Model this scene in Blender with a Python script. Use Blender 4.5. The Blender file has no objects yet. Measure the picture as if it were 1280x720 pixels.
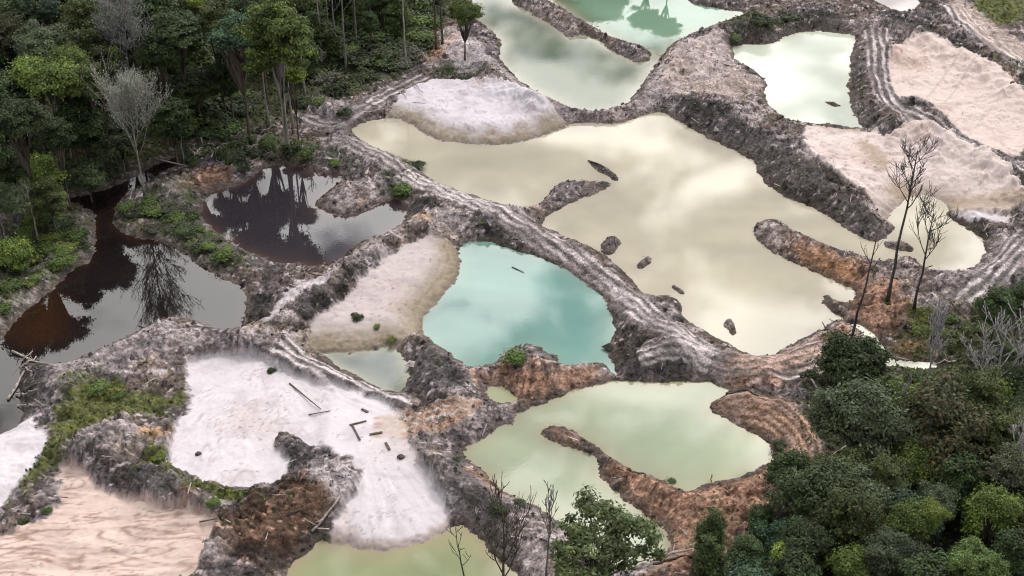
import bpy, math, random
import numpy as np
from mathutils import Vector, Matrix
R = math.radians
rng = np.random.default_rng(7)
random.seed(7)
SC = bpy.context.scene
COL = SC.collection

# ------------------------------------------------------------------ camera
CAM_H, PITCH, HFOV = 145.0, R(33), R(40)
cam_d = bpy.data.cameras.new('camera')
cam = bpy.data.objects.new('camera', cam_d)
COL.objects.link(cam)
cam.location = (0, 0, CAM_H)
cam.rotation_euler = (math.pi / 2 - PITCH, 0, 0)
cam_d.angle = HFOV
cam_d.clip_start = 1
cam_d.clip_end = 20000
SC.camera = cam
SC.render.resolution_x, SC.render.resolution_y = 1024, 576

# ------------------------------------------------------------------ sky and sun
SUN_EL, SUN_AZ = R(52), R(24)          # azimuth measured from +Y towards +X
world = bpy.data.worlds.new('World')
SC.world = world
world.use_nodes = True
wt = world.node_tree
wt.nodes.clear()
def wn(kind, **kw):
    n = wt.nodes.new(kind)
    for k, v in kw.items():
        setattr(n, k, v)
    return n
w_out = wn('ShaderNodeOutputWorld')
w_bg = wn('ShaderNodeBackground')
w_sky = wn('ShaderNodeTexSky', sky_type='NISHITA', sun_disc=False)
w_sky.sun_elevation = SUN_EL
w_sky.sun_rotation = SUN_AZ
w_tc = wn('ShaderNodeTexCoord')
w_sep = wn('ShaderNodeSeparateXYZ')
wt.links.new(w_tc.outputs['Generated'], w_sep.inputs[0])
def wmath(op, a, b=None, clamp=False):
    n = wn('ShaderNodeMath', operation=op, use_clamp=clamp)
    for i, v in enumerate((a, b)):
        if v is None:
            continue
        if isinstance(v, (int, float)):
            n.inputs[i].default_value = v
        else:
            wt.links.new(v, n.inputs[i])
    return n.outputs[0]
zc = wmath('ADD', wmath('MAXIMUM', w_sep.outputs[2], 0.02), 0.18)
w_cmb = wn('ShaderNodeCombineXYZ')
wt.links.new(wmath('DIVIDE', w_sep.outputs[0], zc), w_cmb.inputs[0])
wt.links.new(wmath('DIVIDE', w_sep.outputs[1], zc), w_cmb.inputs[1])
w_cmb.inputs[2].default_value = 27.7
w_noise = wn('ShaderNodeTexNoise')
w_noise.inputs['Scale'].default_value = 6.2
w_noise.inputs['Detail'].default_value = 7
w_noise.inputs['Roughness'].default_value = 0.52
w_noise.inputs['Distortion'].default_value = 0.25
wt.links.new(w_cmb.outputs[0], w_noise.inputs['Vector'])
w_ramp = wn('ShaderNodeValToRGB')
e = w_ramp.color_ramp.elements
e[0].position = 0.45; e[0].color = (2.4, 2.6, 3.2, 1)
e[1].position = 0.565; e[1].color = (23, 22.5, 22, 1)
wt.links.new(w_noise.outputs[0], w_ramp.inputs[0])
# thin cloud scatters sunlight forwards: clouds brighten smoothly towards the sun
w_dot = wn('ShaderNodeVectorMath', operation='DOT_PRODUCT')
wt.links.new(w_tc.outputs['Generated'], w_dot.inputs[0])
w_dot.inputs[1].default_value = (math.sin(SUN_AZ) * math.cos(SUN_EL), math.cos(SUN_AZ) * math.cos(SUN_EL), math.sin(SUN_EL))
glow = wmath('ADD', wmath('MULTIPLY', wmath('POWER', wmath('MAXIMUM', w_dot.outputs['Value'], 0.0), 4.0), 3.0), 0.6)
w_gl = wn('ShaderNodeVectorMath', operation='SCALE')
wt.links.new(w_ramp.outputs[0], w_gl.inputs[0])
wt.links.new(glow, w_gl.inputs['Scale'])
w_mix = wn('ShaderNodeMix', data_type='RGBA')
w_mix.inputs[0].default_value = 0.88
wt.links.new(w_sky.outputs[0], w_mix.inputs[6])
wt.links.new(w_gl.outputs[0], w_mix.inputs[7])
wt.links.new(w_mix.outputs[2], w_bg.inputs[0])
w_bg.inputs[1].default_value = 0.1
wt.links.new(w_bg.outputs[0], w_out.inputs[0])

sun_d = bpy.data.lights.new('sun', 'SUN')
sun_d.energy = 1.5
sun_d.angle = R(10)
sun_d.color = (1.0, 0.95, 0.88)
sun = bpy.data.objects.new('sun', sun_d)
COL.objects.link(sun)
sdir = Vector((math.sin(SUN_AZ) * math.cos(SUN_EL), math.cos(SUN_AZ) * math.cos(SUN_EL), math.sin(SUN_EL)))
sun.rotation_euler = sdir.to_track_quat('Z', 'Y').to_euler()
sun.location = sdir * 400

SC.view_settings.view_transform = 'Standard'
SC.view_settings.look = 'None'
SC.view_settings.gamma = 1
SC.view_settings.exposure = -0.13
SC.cycles.max_bounces = 6
world.cycles.sampling_method = 'MANUAL'
world.cycles.sample_map_resolution = 2048
SC.cycles.use_denoising = True
SC.cycles.denoising_prefilter = 'ACCURATE'
SC.cycles.filter_width = 1.1

# ------------------------------------------------------------------ surveying: photo pixel (1280x720) at a known height -> ground point
F_PX = 640 / math.tan(HFOV / 2)
cP, sP = math.cos(PITCH), math.sin(PITCH)
def P(px, py, z=0.0):
    u, v = (px - 640) / F_PX, (360 - py) / F_PX
    dy, dz = v * sP + cP, v * cP - sP
    t = (z - CAM_H) / dz
    return (u * t, dy * t)
def scale_at(px, py, z=0):             # photo pixels per metre there
    x, y = P(px, py, z)
    return F_PX / (y * cP + (CAM_H - z) * sP)
def PL(pts, z=0.0):
    return [P(a, b, z) for a, b in pts]

# ------------------------------------------------------------------ numpy noise
_perm = rng.permutation(4096)
_ang = rng.random(4096) * 2 * np.pi
_gx, _gy = np.cos(_ang), np.sin(_ang)
def perlin(x, y, seed=0):
    xi, yi = np.floor(x).astype(np.int64), np.floor(y).astype(np.int64)
    xf, yf = x - xi, y - yi
    def g(ix, iy, fx, fy):
        h = _perm[(_perm[(ix + seed * 131) & 4095] + iy) & 4095]
        return _gx[h] * fx + _gy[h] * fy
    u, v = xf * xf * xf * (xf * (xf * 6 - 15) + 10), yf * yf * yf * (yf * (yf * 6 - 15) + 10)
    a = g(xi, yi, xf, yf); b = g(xi + 1, yi, xf - 1, yf)
    c = g(xi, yi + 1, xf, yf - 1); d = g(xi + 1, yi + 1, xf - 1, yf - 1)
    return ((a + u * (b - a)) * (1 - v) + (c + u * (d - c)) * v) * 1.5
def fbm(x, y, octaves=4, seed=0, gain=0.5):
    s, a, t = 0, 1, 0
    for o in range(octaves):
        s = s + a * perlin(x * 2 ** o, y * 2 ** o, seed + o * 7); t += a; a *= gain
    return s / t
def sm(a, b, x):
    t = np.clip((x - a) / (b - a), 0, 1)
    return t * t * (3 - 2 * t)

# ------------------------------------------------------------------ terrain grid
def axis(lo, hi, step, far):
    core = list(np.arange(lo, hi, step))
    out, s, v = [], step * 2, core[-1]
    while v < far:
        v += s; s *= 1.35; out.append(v)
    inn, s, v = [], step * 2, core[0]
    while v > -far:
        v -= s; s *= 1.35; inn.append(v)
    return np.array(inn[::-1] + core + out)
XS = axis(-150, 150, 0.31, 6000)
ycore = [138.0]
while ycore[-1] < 400:
    ycore.append(ycore[-1] + 0.31 * max(0.95, ycore[-1] / 210))
ya = axis(138, 139, 0.31, 6000)
ylo = ya[ya < 137.9]
yhi, s, v = [], 1.0, ycore[-1]
while v < 7000:
    v += s; s *= 1.35; yhi.append(v)
YS = np.array(list(ylo) + ycore + yhi)
NX, NY = len(XS), len(YS)
GX, GY = np.meshgrid(XS, YS)            # [row y, col x]

def window(pts, pad):
    a = np.array(pts)
    i0, i1 = np.searchsorted(XS, [a[:, 0].min() - pad, a[:, 0].max() + pad])
    j0, j1 = np.searchsorted(YS, [a[:, 1].min() - pad, a[:, 1].max() + pad])
    return slice(j0, max(j1, j0 + 1)), slice(i0, max(i1, i0 + 1))
def seg_dist(D, a, b, pad, S=None, s0=0.0, IDX=None, k=0):
    w = window((a, b), pad)
    x, y = GX[w], GY[w]
    dx, dy = b[0] - a[0], b[1] - a[1]
    L2 = dx * dx + dy * dy + 1e-9
    t = np.clip(((x - a[0]) * dx + (y - a[1]) * dy) / L2, 0, 1)
    d = np.hypot(x - a[0] - t * dx, y - a[1] - t * dy)
    cur = D[w]
    m = d < cur
    cur[m] = d[m]
    if S is not None:
        S[w][m] = s0 + t[m] * math.sqrt(L2)
    if IDX is not None:
        IDX[w][m] = k + t[m]
def inside_mask(poly):
    M = np.zeros((NY, NX), bool)
    w = window(poly, 1)
    x, y = GX[w], GY[w]
    m = np.zeros(x.shape, bool)
    n = len(poly)
    for i in range(n):
        (x1, y1), (x2, y2) = poly[i], poly[(i + 1) % n]
        if y1 == y2:
            continue
        c = ((y1 > y) != (y2 > y)) & (x < (x2 - x1) * (y - y1) / (y2 - y1) + x1)
        m ^= c
    M[w] = m
    return M
def sdf(poly, pad=14.0):                # negative inside
    D = np.full((NY, NX), pad)
    for i in range(len(poly)):
        seg_dist(D, poly[i], poly[(i + 1) % len(poly)], pad)
    return np.where(inside_mask(poly), -D, D)
def line_field(pts, pad):
    D = np.full((NY, NX), float(pad)); S = np.zeros((NY, NX)); I = np.zeros((NY, NX))
    s = 0
    for k in range(len(pts) - 1):
        seg_dist(D, pts[k], pts[k + 1], pad, S, s, I, k)
        s += math.dist(pts[k], pts[k + 1])
    return D, S, I
def smooth_poly(pts, it=1, closed=True):
    for _ in range(it):
        out = []
        n = len(pts)
        for i in range(n if closed else n - 1):
            a, b = pts[i], pts[(i + 1) % n]
            out += [(a[0] * .75 + b[0] * .25, a[1] * .75 + b[1] * .25), (a[0] * .25 + b[0] * .75, a[1] * .25 + b[1] * .75)]
        if not closed:
            out = [pts[0]] + out + [pts[-1]]
        pts = out
    return pts

# warp used to roughen traced outlines
WX = perlin(GX * 0.35, GY * 0.35, 3) * 0.6 + perlin(GX * 0.9, GY * 0.9, 5) * 0.42 + perlin(GX * 2.0, GY * 2.0, 6) * 0.3

# ------------------------------------------------------------------ ponds (shorelines at water level z = 0)
PONDS = {
 'upper': [(590,-30),(592,0),(590,15),(597,25),(617,40),(628,53),(623,70),(633,85),(640,92),(660,110),(683,123),(707,133),(723,140),(750,141),(773,136),(787,127),(797,114),(807,98),(820,80),(829,67),(838,56),(853,47),(880,37),(907,27),(927,19),(930,15),(907,12),(873,7),(860,2),(860,-6),(790,-20),(690,-20),(676,-6),(690,4),(707,12),(723,24),(750,39),(773,51),(793,56),(807,61),(816,67),(815,73),(807,78),(797,79),(783,72),(757,60),(750,50),(727,43),(712,48),(700,40),(687,30),(667,19),(657,12),(640,6),(632,-30)],
 'mint': [(917,56),(935,56),(952,56),(967,55),(980,46),(1000,40),(1020,38),(1037,41),(1069,43),(1068,55),(1063,67),(1062,85),(1061,100),(1060,120),(1065,140),(1076,156),(1085,164),(1063,161),(1040,156),(1003,154),(983,149),(970,141),(960,131),(956,118),(960,100),(948,92),(935,84),(920,76),(916,66)],
 'tan': [(440,165),(445,158),(455,153),(477,148),(500,149),(517,157),(533,170),(553,176),(580,180),(607,182),(640,180),(667,174),(683,168),(703,162),(713,154),(740,154),(763,156),(783,152),(807,143),(820,139),(830,140),(840,148),(860,158),(880,170),(907,183),(927,193),(945,205),(946,216),(958,230),(972,241),(990,250),(1017,260),(1040,273),(1060,287),(1080,299),(1096,303),(1112,296),(1120,283),(1108,277),(1112,268),(1123,258),(1133,247),(1153,243),(1173,250),(1187,258),(1182,270),(1200,280),(1220,293),(1232,304),(1227,327),(1213,337),(1200,340),(1173,342),(1153,337),(1145,324),(1125,321),(1107,327),(1093,328),(1080,321),(1060,317),(1047,313),(1017,300),(993,290),(980,278),(962,273),(945,279),(940,290),(950,303),(962,313),(980,323),(1003,333),(1027,344),(1050,355),(1069,363),(1070,372),(1057,379),(1042,374),(1032,367),(1028,378),(1040,391),(1057,399),(1042,402),(1028,411),(1003,423),(977,437),(960,446),(940,446),(927,440),(907,428),(887,417),(867,406),(851,394),(854,384),(843,373),(830,369),(812,372),(800,364),(790,350),(780,340),(763,325),(743,312),(723,302),(697,292),(677,283),(681,275),(690,265),(710,255),(730,247),(752,240),(764,231),(757,226),(735,229),(720,226),(702,229),(687,237),(684,247),(670,258),(655,262),(640,260),(627,257),(605,250),(587,244),(573,240),(550,230),(533,222),(523,207),(503,197),(480,190),(460,180),(444,171)],
 'turquoise': [(575,306),(593,301),(613,303),(640,312),(663,317),(683,325),(707,337),(727,350),(743,363),(755,373),(763,390),(768,407),(767,420),(759,437),(765,457),(774,470),(766,470),(757,454),(740,454),(713,457),(700,455),(695,445),(682,440),(672,434),(660,430),(645,434),(628,444),(618,456),(600,459),(587,460),(577,453),(563,441),(547,430),(534,423),(529,415),(530,400),(543,383),(560,363),(573,347),(577,330),(573,315)],
 'lower': [(573,567),(593,555),(613,543),(630,529),(642,530),(646,518),(660,511),(677,505),(697,497),(717,488),(745,482),(765,476),(797,478),(840,478),(873,477),(893,478),(905,485),(915,490),(892,500),(887,512),(903,520),(923,532),(943,543),(960,551),(968,562),(965,576),(950,583),(930,595),(907,602),(887,603),(870,612),(857,616),(847,611),(837,603),(823,598),(803,593),(787,585),(773,577),(763,571),(752,562),(737,551),(723,542),(703,535),(688,532),(675,537),(680,546),(697,556),(720,562),(740,566),(751,574),(748,592),(767,613),(783,627),(810,647),(827,657),(840,679),(830,693),(817,702),(790,712),(760,706),(735,692),(712,668),(690,645),(655,626),(630,616),(603,588),(587,577)],
 'bottom': [(340,790),(352,730),(360,710),(372,700),(387,685),(400,674),(412,680),(437,684),(463,688),(493,687),(520,681),(547,671),(566,659),(577,654),(590,664),(603,677),(612,690),(628,705),(650,718),(655,740),(640,800)],
 'teal': [(397,441),(417,440),(447,441),(470,436),(487,432),(503,443),(508,455),(512,468),(507,480),(498,491),(485,490),(463,478),(443,470),(428,460),(408,448)],
 'puddle': [(606,483),(618,481),(637,488),(646,498),(640,504),(625,505),(610,498)],
 'slate': [(262,240),(290,233),(312,226),(330,208),(352,205),(372,208),(392,214),(402,222),(420,214),(430,222),(415,235),(400,247),(393,257),(413,267),(433,270),(453,265),(477,254),(493,249),(504,252),(509,263),(507,277),(487,290),(467,300),(447,305),(433,320),(417,327),(403,334),(370,331),(340,328),(318,319),(303,311),(287,303),(268,288),(248,268),(253,260)],
 'black': [(82,249),(100,245),(130,238),(160,226),(185,212),(208,200),(222,196),(222,206),(205,215),(180,230),(160,240),(146,253),(142,266),(143,283),(155,292),(173,298),(200,303),(227,313),(243,329),(267,340),(285,352),(306,362),(310,380),(302,412),(277,414),(260,407),(243,401),(227,397),(207,399),(180,411),(150,426),(127,438),(97,448),(77,458),(57,454),(30,455),(24,470),(22,490),(30,515),(24,530),(0,545),(-60,560),(-60,440),(0,427),(13,410),(27,393),(47,377),(73,357),(90,337),(115,327),(120,307),(118,283),(121,266),(108,260)],
 'stream': [(1058,405),(1070,404),(1084,410),(1097,424),(1107,440),(1116,450),(1150,453),(1170,454),(1170,460),(1150,461),(1115,459),(1104,455),(1097,440),(1086,424),(1074,413)],
 'far': [(1085,-6),(1150,-10),(1148,8),(1138,16),(1122,14),(1100,6)],
}
ISLETS = [  # small islands inside the ponds
 [(735,201),(748,204),(762,212),(771,219),(774,226),(766,227),(758,219),(744,212)],
 [(751,304),(757,297),(768,295),(777,303),(771,313),(760,321),(751,316)],
 [(795,330),(803,326),(807,320),(815,322),(811,331),(803,337),(796,336)],
 [(838,357),(845,357),(855,365),(854,368),(845,364)],
 [(905,402),(914,397),(919,408),(922,418),(913,419),(907,410)],
 [(1102,303),(1115,301),(1133,305),(1144,310),(1140,315),(1125,314),(1108,311)],
 [(1030,127),(1038,128),(1048,132),(1047,134),(1036,131)],
]
DW = np.full((NY, NX), 60.0)           # distance to nearest water, negative inside water
POND_SDF = {}
for name, pts in PONDS.items():
    d = sdf(smooth_poly(PL(pts), 1), 16.0) + WX * 0.8
    POND_SDF[name] = d
    DW = np.minimum(DW, np.where(d >= 15, 60, d))
for pts in ISLETS:
    d = sdf(smooth_poly(PL(pts), 1), 10.0) + WX * 0.5
    DW = np.maximum(DW, np.where(d < 9, -d, -60))
DW = np.clip(DW, -16, 16)

# ------------------------------------------------------------------ zones (traced on the ground, each at its own height)
ZH = 1.3
def zone(pts, feather=1.5, z=ZH, rough=1.0):
    d = sdf(smooth_poly(PL(pts, z), 1), 8.0) + WX * rough
    return sm(feather, -feather, d)
SAND = {
 'S1': ([(478,147),(488,138),(500,125),(525,108),(560,104),(600,110),(640,120),(665,133),(700,150),(710,155),(690,168),(660,175),(620,182),(580,180),(550,175),(520,160),(500,150)], 0.8),
 'S2': ([(380,428),(395,410),(425,390),(450,362),(478,335),(500,318),(525,306),(545,302),(570,306),(578,330),(572,350),(545,385),(530,415),(505,432),(480,430),(440,443),(400,441)], 0.8),
 'S3': ([(232,450),(280,447),(330,452),(360,470),(420,488),(480,512),(503,530),(515,560),(522,580),(545,610),(567,650),(545,672),(500,687),(460,688),(415,682),(410,660),(430,642),(446,622),(453,607),(447,592),(430,579),(400,566),(375,556),(358,546),(347,552),(352,572),(367,597),(345,615),(300,617),(260,610),(225,598),(208,575),(215,545),(230,525),(238,500)], 0.8),
 'S4': ([(75,588),(100,592),(120,605),(140,622),(190,638),(240,641),(275,655),(265,690),(240,740),(-20,740),(-20,690),(10,668),(60,655),(75,625)], 0.8),
 'S5': ([(-20,545),(30,524),(60,545),(63,560),(45,592),(18,630),(-20,660)], 0.8),
 'S6': ([(1112,72),(1132,50),(1170,54),(1205,68),(1240,82),(1272,112),(1282,130),(1290,180),(1270,196),(1220,176),(1185,155),(1150,130),(1125,128),(1110,100)], 1.5),
 'S7': ([(1005,162),(1040,160),(1085,168),(1110,182),(1130,172),(1162,173),(1200,190),(1240,215),(1275,248),(1290,262),(1250,272),(1190,262),(1150,246),(1125,255),(1110,270),(1095,266),(1062,240),(1020,215),(1002,190)], 1.2),
 'S8': ([(838,62),(860,52),(905,42),(918,60),(918,78),(945,92),(955,105),(930,125),(900,128),(860,122),(830,120),(815,105)], 1.5),
 'S9': ([(1195,-20),(1215,10),(1260,40),(1290,60),(1290,90),(1240,68),(1205,40),(1180,5)], 1.5),
 'S10': ([(340,392),(370,360),(420,350),(425,356),(390,375),(350,400),(330,420)], 1.5),
 'S11': ([(545,40),(560,30),(590,45),(615,80),(605,95),(580,90),(555,70)], 1.5),
 'S12': ([(1180,254),(1215,262),(1255,276),(1260,285),(1235,286),(1195,274)], 0.2),
}
sand = np.zeros((NY, NX)); SANDMASK = {}
for k, (pts, z) in SAND.items():
    m = zone(pts, 0.38, z, 1.3)
    SANDMASK[k] = m
    sand = np.maximum(sand, m * {'S8': .32, 'S9': .4, 'S10': .7, 'S11': .35}.get(k, 1))
def zones(lst, feather=2.0, z=ZH, rough=2.5):
    o = np.zeros((NY, NX))
    for p in lst:
        o = np.maximum(o, zone(p, feather, z, rough))
    return o
dark = zones([  # wet and overgrown soil, with shade painted into the camera-side bank faces
 [(585,262),(640,292),(690,315),(735,348),(765,380),(790,408),(830,440),(900,452),(900,466),(850,478),(790,474),(768,460),(764,435),(772,415),(760,390),(725,348),(690,328),(640,308),(600,296)],
 [(838,128),(862,128),(895,140),(935,165),(975,190),(1020,214),(1045,226),(1065,255),(1110,280),(1105,300),(1060,284),(1010,256),(965,236),(947,206),(900,178),(858,155)],
 [(1066,50),(1082,50),(1084,120),(1112,150),(1155,164),(1205,182),(1285,232),(1285,255),(1230,212),(1190,186),(1130,172),(1085,162),(1065,132),(1062,80)],
 [(1095,18),(1140,22),(1180,45),(1225,66),(1240,82),(1200,68),(1150,52),(1100,35)],
 [(1155,-10),(1195,-10),(1192,28),(1162,20)],
 [(1112,58),(1125,52),(1148,66),(1142,74),(1115,70)],
 [(355,398),(368,385),(420,365),(440,338),(470,333),(455,355),(428,386),(398,405),(386,414),(360,408)],
 [(310,366),(345,366),(345,402),(312,414),(305,400)],
 [(508,252),(545,250),(548,270),(515,276)],
 [(520,582),(560,585),(610,610),(640,640),(660,690),(650,720),(610,690),(580,655),(560,625),(530,600)],
 [(275,655),(300,640),(370,600),(415,604),(432,632),(392,680),(350,712),(275,705)],
 [(508,430),(535,425),(565,455),(592,500),(560,520),(535,515),(512,490)],
 [(905,20),(960,30),(1005,18),(1040,10),(1060,35),(1020,36),(985,42),(965,56),(910,52)],
 [(960,140),(1000,152),(1015,185),(1000,205),(975,185),(955,160)],
 [(1105,100),(1130,122),(1175,150),(1180,160),(1140,140),(1110,130)],
 [(1185,262),(1230,272),(1250,300),(1232,330),(1235,300),(1205,282)],
 [(760,425),(800,420),(850,440),(900,455),(895,475),(790,475),(768,465)],
 [(15,455),(60,460),(80,480),(60,500),(30,510),(18,490)],
 [(120,590),(100,560),(150,575),(200,605),(260,628),(240,640),(190,635),(140,615)],
 [(640,300),(600,290),(570,280),(560,295),(590,300)],
 [(355,545),(390,570),(410,585),(395,592),(370,598),(358,570)],
], 2.0, 1.5)
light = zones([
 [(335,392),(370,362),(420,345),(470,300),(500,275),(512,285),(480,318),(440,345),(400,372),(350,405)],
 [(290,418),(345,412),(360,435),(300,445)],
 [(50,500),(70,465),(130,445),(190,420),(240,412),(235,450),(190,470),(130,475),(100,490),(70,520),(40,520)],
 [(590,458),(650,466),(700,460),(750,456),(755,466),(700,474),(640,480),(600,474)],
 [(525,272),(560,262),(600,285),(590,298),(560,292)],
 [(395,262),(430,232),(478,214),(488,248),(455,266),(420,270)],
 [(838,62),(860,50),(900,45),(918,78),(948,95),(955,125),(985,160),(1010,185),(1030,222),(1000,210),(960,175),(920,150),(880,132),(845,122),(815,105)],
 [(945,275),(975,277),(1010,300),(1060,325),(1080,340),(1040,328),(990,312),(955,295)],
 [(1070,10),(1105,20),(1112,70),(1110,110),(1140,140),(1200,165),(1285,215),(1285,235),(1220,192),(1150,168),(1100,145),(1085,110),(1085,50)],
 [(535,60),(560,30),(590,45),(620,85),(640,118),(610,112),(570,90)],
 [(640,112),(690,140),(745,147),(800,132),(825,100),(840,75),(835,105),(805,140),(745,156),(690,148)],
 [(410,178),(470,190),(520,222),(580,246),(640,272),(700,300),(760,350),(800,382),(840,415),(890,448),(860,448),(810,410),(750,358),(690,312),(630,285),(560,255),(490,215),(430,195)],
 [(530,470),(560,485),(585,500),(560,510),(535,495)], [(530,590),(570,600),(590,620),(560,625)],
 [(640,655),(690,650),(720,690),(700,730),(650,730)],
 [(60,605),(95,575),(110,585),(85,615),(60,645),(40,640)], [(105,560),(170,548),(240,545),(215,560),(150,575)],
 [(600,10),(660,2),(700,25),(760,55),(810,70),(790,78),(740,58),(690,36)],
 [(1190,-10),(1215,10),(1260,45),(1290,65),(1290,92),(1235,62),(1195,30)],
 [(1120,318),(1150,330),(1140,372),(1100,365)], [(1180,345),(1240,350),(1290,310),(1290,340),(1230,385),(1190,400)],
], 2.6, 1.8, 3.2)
green = zones([
 [(145,258),(180,250),(230,232),(255,243),(250,270),(290,305),(318,320),(310,335),(270,332),(235,318),(200,300),(160,288)],
 [(-20,300),(60,255),(118,258),(112,325),(60,350),(20,392),(-20,410)],
 [(100,480),(130,475),(160,490),(210,500),(235,490),(215,520),(160,530),(110,545),(90,570),(60,600),(30,620),(5,640),(10,610),(40,590),(62,560),(65,530)],
 [(175,570),(205,560),(215,590),(250,612),(300,620),(300,640),(265,635),(220,610),(180,585)],
 [(485,212),(525,200),(532,222),(520,248),(495,250),(480,235)],
 [(1210,-10),(1290,-10),(1290,20),(1260,35),(1225,22)],
 [(1235,72),(1285,90),(1290,102),(1255,90)],
 [(620,446),(640,432),(665,438),(692,450),(660,458),(625,460)],
 [(545,355),(560,320),(575,310),(575,345),(550,380)],
 [(1130,390),(1200,400),(1290,360),(1290,740),(930,740),(1000,640),(1000,590),(1040,560),(1000,500),(1040,450),(1100,440)],
 [(905,25),(950,30),(990,15),(985,35),(930,45),(910,45)],
 [(560,80),(590,95),(620,98),(600,108),(560,100),(535,95)],
 [(870,655),(910,640),(930,740),(860,740)],
 [(0,-60),(590,-60),(560,30),(540,70),(500,100),(430,125),(380,140),(300,190),(260,195),(200,195),(130,230),(-40,260)],
 [(420,195),(440,190),(450,205),(430,215)],
 [(300,185),(360,170),(400,180),(420,200),(330,205)],
], 2.2, 1.0, 3.5)
moss = zones([
 [(100,480),(130,475),(160,490),(210,500),(235,490),(215,520),(160,530),(110,545),(90,570),(60,600),(30,620),(5,640),(10,610),(40,590),(62,560),(65,530)],
 [(175,570),(205,560),(215,590),(250,612),(300,620),(300,640),(265,635),(220,610),(180,585)],
 [(1210,-10),(1290,-10),(1290,20),(1260,35),(1225,22)],
 [(1130,395),(1160,390),(1190,405),(1180,430),(1140,420)],
], 1.5, 1.0, 2.5)
brown = zones([
 [(985,305),(1020,312),(1080,335),(1100,360),(1080,372),(1040,352),(1000,332)],
 [(672,530),(700,532),(760,566),(850,612),(930,594),(1000,560),(1030,600),(960,650),(900,720),(800,740),(840,690),(800,640),(748,590)],
 [(893,498),(940,497),(990,512),(1030,560),(1030,590),(990,600),(960,545),(905,522)],
 [(1040,345),(1090,350),(1130,375),(1140,420),(1100,425),(1060,400)],
 [(590,465),(640,462),(700,468),(745,458),(760,470),(700,490),(650,505),(600,480)],
 [(900,450),(1000,440),(1060,405),(1075,430),(1010,475),(930,490),(905,478)],
 [(270,700),(280,655),(330,628),(370,600),(425,612),(430,630),(350,712)],
 [(640,570),(600,580),(590,600),(640,630)],
 [(1090,430),(1160,420),(1170,445),(1110,450)],
 [(255,215),(285,208),(296,222),(250,240),(232,232)],
 [(520,60),(560,25),(575,40),(560,75),(530,85)],
], 2.5, 1.2, 3.0)
orange = zones([
 [(995,315),(1025,318),(1075,342),(1060,350),(1010,330)],
 [(1225,75),(1250,95),(1275,110),(1268,120),(1250,115),(1232,100)],
 [(185,540),(225,535),(230,550),(200,560),(180,556)],
 [(515,270),(525,275),(535,290),(525,292)],
 [(1120,425),(1150,425),(1165,440),(1130,442)],
 [(1000,565),(1030,560),(1030,580),(1010,595)],
 [(235,625),(245,630),(240,640),(232,638)],
], 1.6, 1.5, 2.0)
S6in, S7in = SANDMASK['S6'], SANDMASK['S7']

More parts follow.
